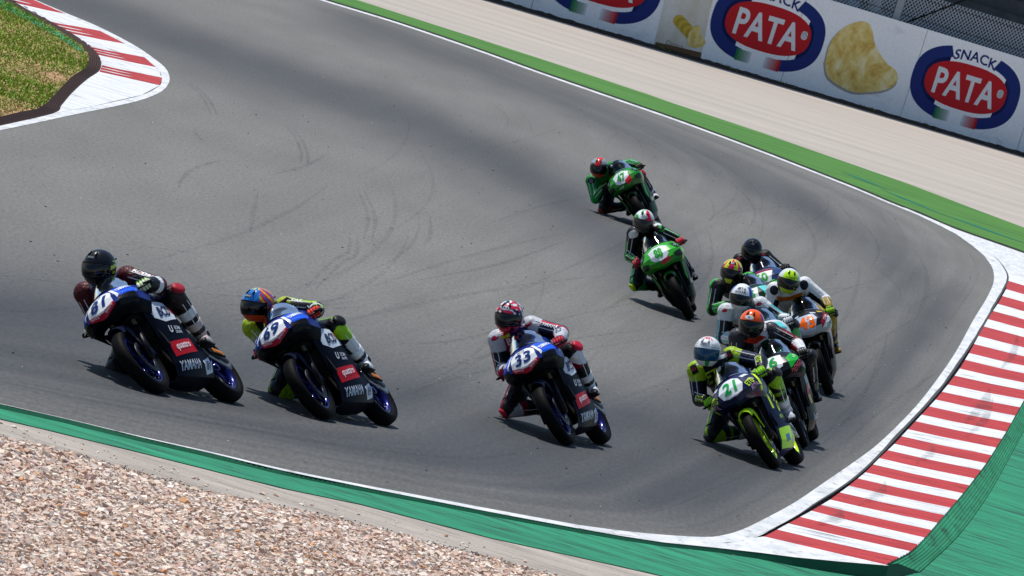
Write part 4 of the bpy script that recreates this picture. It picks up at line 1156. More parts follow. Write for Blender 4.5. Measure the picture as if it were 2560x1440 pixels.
def deco_yam(num):
    def d(k):
        nose, nt, sp, st = k['nose'], k['nose_t'], k['sideP'], k['side_t']
        # white centre with number, red band along its V-shaped lower edge, blue shoulders
        nose([(-.115, .085), (-.09, .115), (-.05, .130), (.05, .130), (.09, .115), (.115, .085), (.125, -.02), (.02, -.075), (-.02, -.075), (-.125, -.02)], '#e4e7ea')
        nose([(-.125, -.020), (-.02, -.075), (.02, -.075), (.125, -.020), (.130, -.052), (.02, -.110), (-.02, -.110), (-.130, -.052)], '#b01d35', off=.005, name='sponsor_panel')
        wg, wt = k['wing'], k['wing_t']
        for s in (-1, 1):
            wg([(-.085, .105), (-.060, .105), (-.045, -.03), (-.07, -.05)], '#dfe3e8', s, 'stripe')
            wg([(-.058, .125), (.03, .135), (.09, .095), (.125, .03), (.10, -.012), (-.043, -.045)], '#1556d8', s, 'blue_panel')
            wt('YAMAHA', .046, .018, .048, '#eef1f5', s, rot=.42, bold=.03, width=.145, off=.016)
            wg([(-.066, -.055), (.085, -.012), (.095, -.06), (.03, -.125), (-.09, -.135)], '#101216', s, 'lamp_cover', .004)
        nt(num, .115, 0, .028, '#15306f', bold=.04, shear=.18, width=.165)
        nt('BCD', .024, 0, .108, '#2b2f3a', width=.07)
        nt('quattro', .018, .072, -.065, '#f0dfe2', rot=.42, width=.085); nt('quattro', .018, -.072, -.065, '#f0dfe2', rot=-.42, width=.085)
        for s in (1, -1):
            sp(sx([(1.13, .715), (1.02, .735), (.76, .745), (.66, .605), (.92, .565), (1.06, .60)], s)[::s], '#c9d3df', s)
            st('BCD', .082, .88, .655, '#1d2b55', s, bold=.04, width=.21, rot=.1*s)
            sp(sx([(.745, .715), (.72, .715), (.70, .65), (.73, .65)], s)[::s], '#c3313f', s, off=.006)
            st('U', .055, .90, .50, '#cfd6e0', s, bold=.03); st('EICMA', .03, .79, .51, '#cfd6e0', s, width=.10); st('GRUPPE', .022, .79, .475, '#cfd6e0', s, width=.10)
            sp(sx([(1.00, .395), (.66, .425), (.60, .315), (.97, .275)], s)[::s], '#b5121f', s)
            st('quattro', .055, .81, .355, '#f1e9ea', s, bold=.02, width=.23, rot=.1*s)
            st('YAMAHA', .068, .80, .205, '#c4cdd8', s, bold=.035, width=.33, rot=.05*s)
            sp(sx([(.58, .235), (.44, .275), (.39, .17), (.52, .145)], s)[::s], '#d5dbe2', s)
            st(num, .06, .485, .205, '#1d2b55', s, width=.07)
        # orange tyre-maker's patch on the tail
        tv, tf = [v.co[:] for v in k['tail'].data.vertices], [tuple(p.vertices) for p in k['tail'].data.polygons]
        bt = bvh_of(tv, tf)
        for s in (1, -1):
            shape('sponsor_panel', sx([(.12, .895), (-.10, .955), (-.11, .90), (.10, .84)], s)[::s], (0, .3*s, 0), (-s, 0, 0), (0, 0, 1), vinyl('#d98f2e'), k['tail'], bt, .003)
            shape('sponsor_panel', sx([(.09, .885), (-.08, .932), (-.085, .908), (.075, .858)], s)[::s], (0, .3*s, 0), (-s, 0, 0), (0, 0, 1), vinyl('#b3541c'), k['tail'], bt, .005)
        for s in (1, -1):
            mb = MB(); P_ = [(.27, .148*s, .435), (-.02, .140*s, .385), (-.04, .140*s, .335), (.25, .148*s, .365)]
            mb.add(P_+[(p[0], p[1]-.012*s, p[2]) for p in P_], [(0, 1, 2, 3), (7, 6, 5, 4), (0, 4, 5, 1), (1, 5, 6, 2), (2, 6, 7, 3), (3, 7, 4, 0)]); g_ = mb.build('chain_guard', M_DARK, k['root'], False)
            q = np.array([(.17, .149*s, .412), (0., .1445*s, .383), (-.01, .1445*s, .345), (.16, .149*s, .368)]); me_ = mesh_obj('sponsor_panel', q, [(0, 1, 2, 3)], vinyl('#d98f2e'), g_, False)
            q2 = q.mean(0)+(q-q.mean(0))*.78+(0, .002*s, 0); mesh_obj('sponsor_panel', q2, [(0, 1, 2, 3)], vinyl('#b3541c'), g_, False)
            letters('PIRELLI', .018, q.mean(0)+(0, .005*s, 0), (-s*.98, 0, -.17 if s > 0 else .17), (0, 0, 1), vinyl('#e9b04a'), g_)
        # blue upright behind the screen
        mb = MB(); mb.tube([(1.10, .09, .93), (1.02, .10, 1.03)], [(.03, .012), (.02, .012)], 8); mb.build('instrument_stay', paint('#1f5fd0'), k['root'])
    return d

def deco_21(k):
    nose, nt, sp, st = k['nose'], k['nose_t'], k['sideP'], k['side_t']
    nose([(-.13, .03), (-.10, .11), (-.04, .15), (.04, .15), (.10, .11), (.13, .03), (.10, -.045), (.04, -.07), (-.04, -.07), (-.10, -.045)], '#dfe3e6')
    nt('21', .13, 0, .045, '#12a04a', bold=.05, width=.15, shear=.1)
    for s in (-1, 1):
        k['wing_t']('ETG', .055, -.035, -.035, '#c9ee2a', s, rot=.35, bold=.03, width=.095)
        wg, wt = k['wing'], k['wing_t']
        wg([(-.06, .10), (.02, .12), (.04, .08), (-.05, .06)], '#c9d2d8', s)
        wg(sup(.035, .024, 18, 2), '#9b986f', s)
        wg([(.075, .10), (.105, .09), (.095, -.10), (.06, -.12)], '#d4f31d', s, 'stripe')
        wg([(-.10, -.125), (.06, -.10), (.05, -.125), (-.10, -.145)], '#b9dc22', s, 'stripe')
        wt('MOTUL', .028, .0, -.075, '#d9a7c9', s, rot=.35, width=.10)
        sp(sx([(1.10, .745), (1.05, .75), (.93, .52), (.985, .52)], s)[::s], '#d4f31d', s, 'stripe')
        st('ETG', .12, .82, .60, '#b8dc28', s, rot=-1.0 if s > 0 else 1.0, bold=.03, width=.24)
        sp(sx([(1.0, .71), (.90, .72), (.88, .66), (.97, .65)], s)[::s], '#3a5a8c', s, off=.005)
        sp(sx([(.99, .33), (.70, .33), (.46, .33), (.38, .16), (.62, .135), (.99, .15)], s)[::s], '#b0ea22', s, 'lower_panel')
        sp(sx([(.86, .255), (.72, .265), (.72, .20), (.84, .19)], s)[::s], '#4f7ca8', s, off=.005)
        sp(sx([(.60, .27), (.50, .28), (.44, .19), (.56, .17)], s)[::s], '#d9dfc4', s, off=.005)
        st('MOTUL', .035, .80, .43, '#b8dc28', s, width=.12)

def deco_6(k):
    nose, nt, sp, st = k['nose'], k['nose_t'], k['sideP'], k['side_t']
    nose([(-.085, .155), (.085, .155), (.10, .06), (.085, .0), (.04, -.02), (-.04, -.02), (-.085, .0), (-.10, .06)], '#e0e4e6')
    nt('6', .12, 0, .075, '#17963a', bold=.05)
    nose([(-.03, -.02), (.03, -.02), (.03, -.06), (-.03, -.06)], '#1a1a12', 'badge'); nt('K', .02, 0, -.04, '#d6b23a')
    for s in (-1, 1):
        wg, wt = k['wing'], k['wing_t']
        wg([(-.07, .05), (.05, .125), (.10, .10), (.09, .03), (-.09, -.09)], '#1fa63a', s, 'green_panel')
        wt('NGK', .03, .035, .055, '#e6ebe6', s, rot=.9, width=.06)
        wg([(-.09, -.10), (.095, .015), (.095, -.045), (-.09, -.145)], '#3a1417', s)
        wt('DENGO', .042, .0, -.068, '#c5586a', s, rot=.55, bold=.03, width=.17)
        sp(sx([(1.14, .74), (.98, .76), (.80, .52), (.92, .50)], s)[::s], '#8b98a6', s, 'smoke_panel')
        sp(sx([(1.0, .56), (.92, .58), (.88, .48), (.98, .46)], s)[::s], '#b52a22', s, off=.005)
        sp(sx([(.98, .46), (.88, .47), (.80, .38), (.90, .37)], s)[::s], '#b5a048', s, off=.005)
        st('Kawasaki', .07, .72, .24, '#c7ced6', s, bold=.02, width=.26)

def deco_43(k):
    nose, nt, sp, st = k['nose'], k['nose_t'], k['sideP'], k['side_t']
    nose([(-.125, .05), (-.09, .115), (.09, .115), (.125, .05), (.075, -.085), (-.075, -.085)], '#aebfd2')
    nt('43', .14, 0, .012, '#ff6a08', bold=.07, width=.185)
    for s in (-1, 1):
        wg, wt = k['wing'], k['wing_t']
        wg([(-.09, -.06), (.055, .07), (.095, .04), (-.07, -.11)], '#8f1f2c', s)
        wt('TEAM', .032, .005, -.015, '#e8cfd2', s, rot=.72, width=.10)
        wg([(-.02, .12), (.04, .10), (.055, .075), (-.02, .085)], '#c9a42a', s, 'stripe')
        wg([(-.07, -.112), (.095, .035), (.10, -.02), (-.07, -.15)], '#d8dde3', s, 'stripe')
        nose([(s*x, y) for x, y in [(.06, .150), (.12, .135), (.13, .115), (.07, .125)]][::s], '#b8c2cc', 'badge')
        sp(sx([(1.18, .73), (.92, .74), (.84, .54), (.98, .42), (1.02, .56)], s)[::s], '#a9afb7', s)
        sp(sx([(1.02, .60), (.98, .60), (.93, .40), (.97, .40)], s)[::s], '#8f1f2c', s, off=.005)
    nose([(-.06, -.115), (.06, -.115), (.05, -.155), (-.05, -.155)], '#5c1820', 'badge', .005)

def deco_kawa(num, red, numcol='#2aa12a', shear=0.):
    def d(k):
        nose, nt, sp, st = k['nose'], k['nose_t'], k['sideP'], k['side_t']
        nose([(-.12, .115), (-.06, .15), (.06, .15), (.12, .115), (.105, .05), (.115, 0), (.07, -.045), (0, -.06), (-.07, -.045), (-.115, 0), (-.105, .05)], '#d6dde2')
        nt(num, .125, 0, .05, numcol, bold=.06, width=.10 if len(num) == 2 and not red else .14, shear=shear)
        nt('MOTOCARD', .018, 0, .163, '#dfe4e8', width=.10)
        for s in (-1, 1):
            wg, wt = k['wing'], k['wing_t']
            wg([(-.01, .10), (.06, .09), (.085, -.0), (.02, -.01)], '#16202c', s)
            wt('ZX', .03, .04, .045, '#a9c3e6', s, rot=.9, width=.05)
            wg([(-.08, -.065), (.06, -.03), (.085, -.075), (-.02, -.125)], '#1c2b25', s, 'lamp_cover')
            sp(sx([(1.16, .72), (1.08, .735), (.98, .45), (1.03, .42)], s)[::s], '#3aa83a', s, 'stripe')
            st('Kawasaki', .07, .78, .40, '#cfe0cf', s, bold=.02, width=.28)
        if red:
            nose([(.02, -.03), (.13, .03), (.12, -.06), (.04, -.10)], '#c7202a', 'sponsor_panel', .006)
            nt('NINJA', .02, -.06, -.09, '#cfe0cf', width=.08)
        else:
            nose([(-.02, -.075), (.10, -.035), (.11, -.075), (0, -.11)], '#c23a45', 'sponsor_panel', .006)
    return d

def deco_k(k):
    nose, nt = k['nose'], k['nose_t']
    nose([(-.14, .155), (.14, .155), (.15, .125), (-.15, .125)], '#8f2436', 'sponsor_panel')
    nose([(-.14, .115), (.14, .115), (.10, -.05), (-.10, -.05)], '#e1e4e8')
    nt('60', .12, 0, .035, '#35a02f', bold=.05, width=.15)
    for s in (-1, 1): k['wing']([(-.04, .10), (.06, .09), (.08, -.0), (-.04, -.02)], '#27406e', s)

def deco_s(k):
    nose, nt, sp = k['nose'], k['nose_t'], k['sideP']
    nose([(-.12, .13), (.12, .13), (.10, -.05), (-.10, -.05)], '#e1e4e8'); nt('55', .11, 0, .04, '#2aa12a', bold=.05, width=.15)
    for s in (-1, 1):
        k['wing']([(-.05, .10), (.06, .09), (.08, -.03), (-.05, -.05)], '#5fc7c9', s, 'stripe')
        sp(sx([(1.14, .72), (.95, .75), (.85, .40), (1.0, .40)], s)[::s], '#46b06a', s, 'stripe')

NAVY = '#0b0f1c'
LIV = {
 '81': dict(label='blue and white racing motorcycle numbered 81, leftmost in the leaning group', rim='#0a1258', fender='#10152b', tank='#16307c', tail='#0d1020', cowl='#152a78', side=NAVY, screen='#cdd5df', deco=deco_yam('81')),
 '69': dict(label='blue and white racing motorcycle numbered 69 ridden by the blue-helmeted rider', rim='#0a1258', fender='#10152b', tank='#16307c', tail='#0d1020', cowl='#152a78', side=NAVY, screen='#d3d6de', deco=deco_yam('69')),
 '33': dict(label='blue and white racing motorcycle numbered 33, alone in mid track', rim='#0a1258', fender='#10152b', tank='#16307c', tail='#0d1020', cowl='#152a78', side=NAVY, screen='#b5bdcc', deco=deco_yam('33')),
 '21': dict(label='navy racing motorcycle numbered 21 with lime green rims and belly', rim='#c8ee1c', fender='#b4e61e', tank='#16224a', tail='#121a36', cowl='#141f4c', chin='#10183a', side='#15203f', screen='#a3b0c4', deco=deco_21),
 '6': dict(label='black and green racing motorcycle numbered 6 close behind the navy one', rim='#17181a', fender='#101214', tank='#151d18', tail='#101214', cowl='#14181c', side='#0e1116', screen='#6f9a86', deco=deco_6),
 '43': dict(label='white and dark racing motorcycle with an orange number 43', rim='#17181a', fender='#141518', tank='#1a1c22', tail='#17181c', cowl='#14161e', side='#1a1c22', chin='#9aa0a8', screen='#3c3f4c', deco=deco_43),
 '8': dict(label='bright green racing motorcycle second from the back in mid track', rim='#131416', fender='#1a5a1c', tank='#2d9a2a', tail='#1a1d1c', cowl='#37a82c', chin='#26801f', side='#14231a', screen='#5f6a78', deco=deco_kawa('88', False)),
 '47': dict(label='green racing motorcycle numbered 47, last and farthest of all', rim='#131416', fender='#123516', tank='#1f7a24', tail='#15251a', cowl='#23842a', chin='#1d6a22', side='#133820', screen='#6c7c80', deco=deco_kawa('47', True, '#1f8f2c', .12)),
 'S': dict(label='white and teal racing motorcycle hidden behind the one numbered 6', rim='#17181a', fender='#14181a', tank='#2a6a70', tail='#1a2a2c', cowl='#cfd6da', side='#1d4a4e', screen='#7f98a0', deco=deco_s),
 'P': dict(label='black and green racing motorcycle behind the white and teal one', rim='#17181a', fender='#121412', tank='#183a1c', tail='#121412', cowl='#16331b', side='#101512', screen='#56625c', deco=deco_s),
 'K': dict(label='dark blue racing motorcycle with a red screen strip at the back of the pack', rim='#17181a', fender='#121418', tank='#1d2c4c', tail='#14161c', cowl='#2a3c62', side='#12161e', screen='#8f98a6', deco=deco_k),
}

# ------------------------------------------------------------------ riders
def ik(a, b, l1, l2, pole):
    a, b, pole = (np.asarray(v, float) for v in (a, b, pole))
    d = b-a; D = np.linalg.norm(d); u = d/D
    Dm = min(D, (l1+l2)*.995)
    x = (l1*l1-l2*l2+Dm*Dm)/(2*Dm); h = sqrt(max(l1*l1-x*x, 0.0))
    x = x*D/Dm
    p = pole-a; p = p-u*(p@u)
    return a+u*x+nrm(p)*h

def ik_view(a, b, l1, l2, seen):
    """two-bone joint whose place across the bike (y, z) comes nearest to the one wanted"""
    a, b, seen = (np.asarray(v, float) for v in (a, b, seen))
    d = b-a; D = np.linalg.norm(d); u = d/D
    if D > (l1+l2)*.985: l1, l2 = l1*D/((l1+l2)*.985), l2*D/((l1+l2)*.985)
    x = (l1*l1-l2*l2+D*D)/(2*D); h = sqrt(max(l1*l1-x*x, 0.))
    e1 = nrm(np.cross(u, (.3, .2, 1.))); e2 = np.cross(u, e1); best = None
    for i in range(120):
        t = 2*pi*i/120; q = a+u*x+h*(e1*cos(t)+e2*sin(t))
        c = (q[1]-seen[1])**2+(q[2]-seen[2])**2+.05*(q[0]-seen[0])**2
        if best is None or c < best[0]: best = (c, q)
    return best[1]
def seg_t(P_, a, b):
    ab = b-a; t = np.clip(((P_-a)@ab)/(ab@ab), 0, 1)
    return t, np.linalg.norm(P_-(a+t[:, None]*ab), axis=1)

M_SUIT = attr_mat('leather_suit', .45, .05, .8, 26., .02)
def remesh_smooth(mb, voxel):
    me = bpy.data.meshes.new('tmp'); me.from_pydata(mb.v, [], mb.f); me.update()
    ob = bpy.data.objects.new('tmp', me); COL.objects.link(ob)
    md = ob.modifiers.new('r', 'REMESH'); md.mode = 'VOXEL'; md.voxel_size = voxel
    ms = ob.modifiers.new('s', 'SMOOTH'); ms.factor = .5; ms.iterations = 8
    dg = bpy.context.evaluated_depsgraph_get(); ev = ob.evaluated_get(dg); m2 = ev.to_mesh()
    V = np.empty(len(m2.vertices)*3); m2.vertices.foreach_get('co', V); V = V.reshape(-1, 3).copy()
    F = [tuple(p.vertices) for p in m2.polygons]
    bpy.data.objects.remove(ob); bpy.data.meshes.remove(me)
    return V, F

HX, HY, HZU, HZD = .150, .124, .142, .150
def helmet_pt(az, el, k=1.0):
    """az 0 = forward, el up; full-face shell with a chin bar"""
    x, y, z = cos(el)*cos(az), cos(el)*sin(az), sin(el)
    f = max(0, x)
    chin = f**1.5*max(0, min(1, (-z+.10)/.45))
    X = x*(HX if x > 0 else .165)*(1+.16*chin); Y = y*HY*(1-.10*chin); Z = z*(HZU if z > 0 else HZD)
    # flat underside
    Z = max(Z, -.132)
    back = max(0, -x)*max(0, z)
    X -= .02*back
    return np.array((X, Y, Z))*k
def helmet(root, M_, colf, visor_c, vis_rough=.08, extra=None):
    """M_: 3x3 + origin in the bike frame"""
    R_, o_ = M_
    nu, nv = 72, 44; V = []; C_ = []
    for i in range(nv+1):
        el = pi/2-pi*i/nv
        for j in range(nu):
            az = 2*pi*j/nu-pi
            p = helmet_pt(az, el); V.append(o_+R_@p); C_.append(colf(np.degrees(az), np.degrees(el), p))
    F = [(i*nu+j, (i+1)*nu+j, (i+1)*nu+(j+1) % nu, i*nu+(j+1) % nu) for i in range(nv) for j in range(nu)]
    h = mesh_obj('helmet', V, F, attr_mat('helmet_shell', .25, .35), root, True, np.array(C_))
    # visor
    nu2, nv2 = 28, 10; rows = []
    for i in range(nv2+1):
        r = []
        for j in range(nu2+1):
            az = radians(-84+168*j/nu2); e0, e1 = radians(-27), radians(17-5*abs(j/nu2-.5)*2); el = e1+(e0-e1)*i/nv2
            r.append(o_+R_@helmet_pt(az, el, 1.022))
        rows.append(r)
    V, F = surf(rows, 1, 1, .004)
    mesh_obj('visor', V, F, mat('visor_shield', visor_c, vis_rough, 0., .5, grain=.02), h)
    # rim bead, brow vent, rear spoiler
    mb = MB(); mb.tube([o_+R_@helmet_pt(radians(a), radians(-29+3*abs(a)/84), 1.012) for a in range(-84, 85, 12)], .005, 5); mb.build('visor_gasket', M_DARK, h)
    mb = MB()
    for a in (-20, 20):
        mb.tube([o_+R_@helmet_pt(radians(a), radians(40), 1.01), o_+R_@helmet_pt(radians(a*1.15), radians(56), 1.015)], [(.016, .006), (.012, .005)], 8)
    mb.build('vent', mat('vent_plastic', extra or '#1a1a1c', .4), h)
    mb = MB(); mb.tube([o_+R_@helmet_pt(radians(180-a), radians(30), 1.02) for a in (-40, -20, 0, 20, 40)], [(.006, .014)]*5, 8); mb.build('spoiler', mat('vent_plastic', extra or '#1a1a1c', .4), h)
    return h

def rider(key, T, D, pose):
    root = empty('person', bike_matrix(T))
    tag(root, D['label'], 'person', 'riders on the racing motorcycles')
    A = lambda k, d: np.array(pose.get(k, d), float)
    head = A('head', 0); Ls, Rs = A('Ls', 0), A('Rs', 0)
    Lh, Rh = np.array((.30, -.04, .90)), np.array((.32, -.24, .86))
    hc = (Lh+Rh)/2+(-.04, 0, .03)
    b0 = np.array((1.105, .10, .865)); b1 = np.array((1.045, .345, .845)); gL = b0*.28+b1*.72; gR = gL*[1, -1, 1]
    wL = gL+(-.075, .005, .035); wR = gR+(-.075, -.005, .035)
    Le = ik_view(Ls, wL, .28, .25, A('Le', 0)); Re = ik_view(Rs, wR, .27, .25, A('Re', 0))
    La, Ra = np.array((.33, .195, .475)), np.array((.33, -.195, .475))
    Lk = ik(Lh, La, .44, .42, A('Lk', (.60, .25, .75))); Rk = ik(Rh, Ra, .44, .42, A('Rk', (.63, -.50, .70)))
    sm = (Ls+Rs)/2; lat = nrm(Ls-Rs)
    chest = sm*.68+hc*.32; waist = sm*.33+hc*.67+(0, 0, .03)
    fwd = nrm(head-sm); nb = sm+.05*fwd+(0.0, 0, .035)
    mb = MB()
    mb.tube([hc+(-.10, 0, -.03), hc, waist, chest, sm, nb, nb*.45+head*.55], [(.14, .105), (.185, .13), (.175, .125), (.20, .145), (.178, .115), (.09, .085), (.065, .065)], 18, side=lat)
    mb.tube([waist+(-.03, 0, .07), chest+(-.02, 0, .13), sm+(-.02, 0, .105), sm+.06*fwd+(0, 0, .085)], [(.06, .03), (.09, .05), (.085, .055), (.05, .03)], 12, side=lat)
    for S_, E_, W_ in ((Ls, Le, wL), (Rs, Re, wR)):
        mb.add(*ball(S_, .098)); mb.tube([S_*.8+sm*.2, S_, S_*.5+E_*.5, E_], [.095, .094, .082, .073], 12)
        mb.add(*ball(E_, .076)); mb.tube([E_, E_*.6+W_*.4, W_], [.074, .066, .046], 12)
    for H_, K_, A_ in ((Lh, Lk, La), (Rh, Rk, Ra)):
        mb.add(*ball(H_, .122)); mb.tube([H_, H_*.55+K_*.45, K_], [.118, .106, .088], 14)
        mb.add(*ball(K_, .090)); mb.tube([K_, K_*.62+A_*.38, K_*.2+A_*.8, A_], [.086, .078, .058, .05], 12)
    V, F = remesh_smooth(mb, .0105)
    # colours by body region
    segs = [('hip', hc+(-.1, 0, 0), hc), ('belly', hc, waist), ('chest', waist, chest), ('yoke', chest, sm), ('neck', sm, head),
            ('cupL', Ls*.9+sm*.1, Ls*.92+Le*.08), ('armL', Ls*.72+Le*.28, Le), ('foreL', Le, wL), ('cupR', Rs*.9+sm*.1, Rs*.92+Re*.08), ('armR', Rs*.72+Re*.28, Re), ('foreR', Re, wR),
            ('thighL', Lh, Lk*.8+Lh*.2), ('kneeL', Lk*.8+Lh*.2, Lk*.8+La*.2), ('shinL', Lk*.8+La*.2, La), ('thighR', Rh, Rk*.8+Rh*.2), ('kneeR', Rk*.8+Rh*.2, Rk*.8+Ra*.2), ('shinR', Rk*.8+Ra*.2, Ra)]
    radii = dict(hip=.16, belly=.15, chest=.16, yoke=.15, neck=.08, cup=.092, arm=.070, fore=.058, thigh=.11, knee=.09, shin=.07)
    best = np.full(len(V), 1e9); reg = np.zeros(len(V), int); tt_ = np.zeros(len(V))
    for i, (nm, a, b) in enumerate(segs):
        t, d = seg_t(V, a, b); d = d/radii[nm.rstrip('LR')]
        m_ = d < best; best[m_] = d[m_]; reg[m_] = i; tt_[m_] = t[m_]
    sc_ = D['suit']; base = np.array(lin(sc_['base']))
    C_ = np.zeros((len(V), 3))
    ctr = (hc+sm)/2
    for i, (nm, a, b) in enumerate(segs):
        m_ = reg == i
        if not m_.any(): continue
        k = nm.rstrip('LR'); side_ = nm[-1] if nm[-1] in 'LR' and nm not in ('yoke',) else ''
        c = np.array(lin(sc_.get(k, sc_['base']))); C_[m_] = c
        Q_ = V[m_]; ax_ = nrm(b-a)
        if k in ('arm', 'fore', 'thigh', 'knee', 'shin', 'cup'):
            sgn = 1 if side_ == 'L' else -1
            outw = np.array((0, sgn, .55)) if k in ('arm', 'fore', 'cup') else np.array((.35, sgn, .5))
            outw = nrm(outw-ax_*(outw@ax_))
            rel = Q_-a; rel = rel-np.outer(rel@ax_, ax_); rel /= np.maximum(np.linalg.norm(rel, axis=1, keepdims=True), 1e-6)
            dt = rel@outw
            st_ = sc_.get(k+'_stripe')
            if st_ is not None:
                lo_, hi_ = sc_.get('stripe_band', (.66, .93)); s2 = (dt > lo_) & (dt < hi_)
                cc = C_[m_]; cc[s2] = lin(st_); C_[m_] = cc
            st_ = sc_.get(k+'_in')
            if st_ is not None:
                s2 = dt < -.25; cc = C_[m_]; cc[s2] = lin(st_); C_[m_] = cc
            bd = sc_.get(k+'_band')
            if bd is not None:
                t_ = tt_[m_]; s2 = (t_ > bd[1]) & (t_ < bd[2]); cc = C_[m_]; cc[s2] = lin(bd[0]); C_[m_] = cc
        elif k in ('chest', 'belly', 'yoke'):
            u = (Q_-ctr)@lat
            if k+'_side' in sc_:
                s2 = np.abs(u) > .105; cc = C_[m_]; cc[s2] = lin(sc_[k+'_side']); C_[m_] = cc
        elif k == 'neck': C_[m_] = lin(sc_.get('neck', '#111114'))
    C_ *= nrng.uniform(.93, 1.04, (len(V), 1))
    body = mesh_obj('body', V, F, M_SUIT, root, True, C_)
    bb = bvh_of(V, F)
    # helmet: facing and tilt given in the world, then turned into the bike frame
    Mb = np.array(bike_matrix(T).to_3x3())
    yaw, pit, rol = (radians(v) for v in D['look'])
    f = np.array((-sin(yaw)*cos(pit), -cos(yaw)*cos(pit), -sin(pit))); up = np.array((-sin(rol), 0, cos(rol))); up = nrm(up-f*(up@f)); le = np.cross(up, f)
    RH = Mb.T@np.stack([f, le, up], 1)
    helmet(root, (RH, head), D['helmet'], D.get('visor', '#0a0a0c'), D.get('vrough', .08), D.get('vent'))
    # gloves: palm, four fingers round the grip, thumb
    for s, g, W_, E_ in ((1, gL, wL, Le), (-1, gR, wR, Re)):
        axis = nrm((b1-b0)*[1, s, 1]); wd = nrm(W_-E_)
        up_ = nrm(np.cross(axis, (1, 0, 0))*s); up_ = up_ if up_[2] > 0 else -up_
        fw2 = nrm(np.array((1, 0, 0))-axis*axis[0])
        mbg = MB()
        pal = g-fw2*.045+up_*.022
        mbg.tube([W_-wd*.05, W_, (W_+pal)/2, pal, g+up_*.035], [(.040, .038), (.038, .034), (.044, .028), (.048, .024), (.046, .016)], 12, side=axis)
        def ring(ang, r): return fw2*cos(ang)*r+up_*sin(ang)*r
        for i, (off, ln) in enumerate(((-.036, .92), (-.012, 1.05), (.012, 1.0), (.035, .85))):
            c_ = g+axis*off*s
            angs = [radians(a) for a in (110, 62, 10, -45*ln, -95*ln)]
            mbg.tube([c_+ring(a, r) for a, r in zip(angs, (.034, .042, .040, .035, .030))], [.0125, .0125, .0118, .0108, .009], 7)
        c_ = g-axis*.040*s
        mbg.tube([pal-axis*.035*s, c_-fw2*.030-up_*.012-axis*.014*s, c_-up_*.036+fw2*.004-axis*.006*s, c_-up_*.034+fw2*.026+axis*.008*s], [.016, .0145, .0125, .010], 7)
        gl = mbg.build('glove', mat('glove_leather', D['glove'], .5, bump=.3, bscale=120), root)
        mbk = MB()
        for off in (-.036, -.012, .012, .035): mbk.add(*ball(g+axis*off*s+ring(radians(75), .052), (.011, .010, .010), 8, 5))
        mbk.build('knuckle_armour', mat('knuckle_armour', D.get('glove2', '#15151a'), .4), gl)
        mbk = MB(); mbk.tube([W_-wd*.075, W_-wd*.02], [(.046, .043), (.043, .039)], 14, side=axis); mbk.build('cuff', mat('glove_leather', D.get('glove2', '#15151a'), .5, bump=.3, bscale=120), gl)
    # boots
    for s, K_, A_ in ((1, Lk, La), (-1, Rk, Ra)):
        hl = A_+(-.055, 0, -.055); toe = A_+(.175, .035*s, -.095)
        mbb = MB()
        mbb.tube([K_*.36+A_*.64, K_*.2+A_*.8, A_, A_+(.005, 0, -.05)], [(.071, .076), (.064, .068), (.057, .062), (.048, .058)], 14, side=(0, 1, 0))
        mbb.tube([hl+(-.01, 0, -.005), hl+(.05, 0, -.005), A_+(.06, .01*s, -.06), A_+(.12, .025*s, -.085), toe, toe+(.03, .004*s, -.004)], [(.034, .032), (.042, .045), (.045, .04), (.047, .032), (.042, .026), (.022, .014)], 12, side=(0, 1, 0))
        Vb, Fb = remesh_smooth(mbb, .009)
        c1, c2 = np.array(lin(D['boot'])), np.array(lin(D.get('boot2', '#15151a')))
        tb, _ = seg_t(Vb, K_*.36+A_*.64, A_)
        Cb = np.where(((tb > .45) & (tb < .72))[:, None], c2, c1)*np.ones((len(Vb), 3))
        low_ = Vb[:, 2] < (A_[2]-.105+0*Vb[:, 0]); Cb[low_] = lin('#121214')
        bt = mesh_obj('boot', Vb, Fb, attr_mat('boot_leather', .35, .2, .2, 60.), root, True, Cb)
        mbs = MB(); mbs.tube([hl+(-.02, 0, -.04), hl+(.05, 0, -.045), A_+(.12, .025*s, -.118), toe+(.02, 0, -.02)], [(.03, .008), (.036, .008), (.042, .008), (.03, .006)], 10, side=(0, 1, 0)); mbs.build('sole', mat('boot_sole', '#101012', .8), bt)
        mbs = MB(); o2 = A_+(.0, .048*s, -.005); mbs.add(*ball(o2, (.03, .014, .035), 10, 6)); mbs.build('ankle_guard', mat('ankle_guard', D.get('boot2', '#15151a'), .4), bt)
    # knee pucks
    for s, K_ in ((1, Lk), (-1, Rk)):
        n_k = nrm(np.array((.25, s, .25 if s > 0 else -.25)))
        c_ = K_+n_k*.074
        a_ = nrm(np.cross(n_k, (0, 0, 1))); b_ = np.cross(n_k, a_)
        mbp = MB(); mbp.tube([c_-n_k*.03, c_+n_k*.004, c_+n_k*.016, c_+n_k*.019], [(.070, .058), (.068, .056), (.054, .044), (.028, .022)], 16, side=a_)
        mbp.build('knee_slider', mat('knee_slider_plastic', D['slider'], .45), root)
    kk = dict(body=body, bvh=bb, sm=sm, hc=hc, chest=chest, lat=lat, Le=Le, Re=Re, wL=wL, wR=wR, Ls=Ls, Rs=Rs, head=head, root=root, RH=RH, Lk=Lk, La=La, Rk=Rk, Ra=Ra, Lh=Lh, Rh=Rh)
    seams(kk, D)
    if 'deco' in D: D['deco'](dict(body=body, bvh=bb, sm=sm, hc=hc, chest=chest, lat=lat, Le=Le, Re=Re, wL=wL, wR=wR, Ls=Ls, Rs=Rs, head=head, root=root, RH=RH, Lk=Lk, La=La, Rk=Rk))
    return root

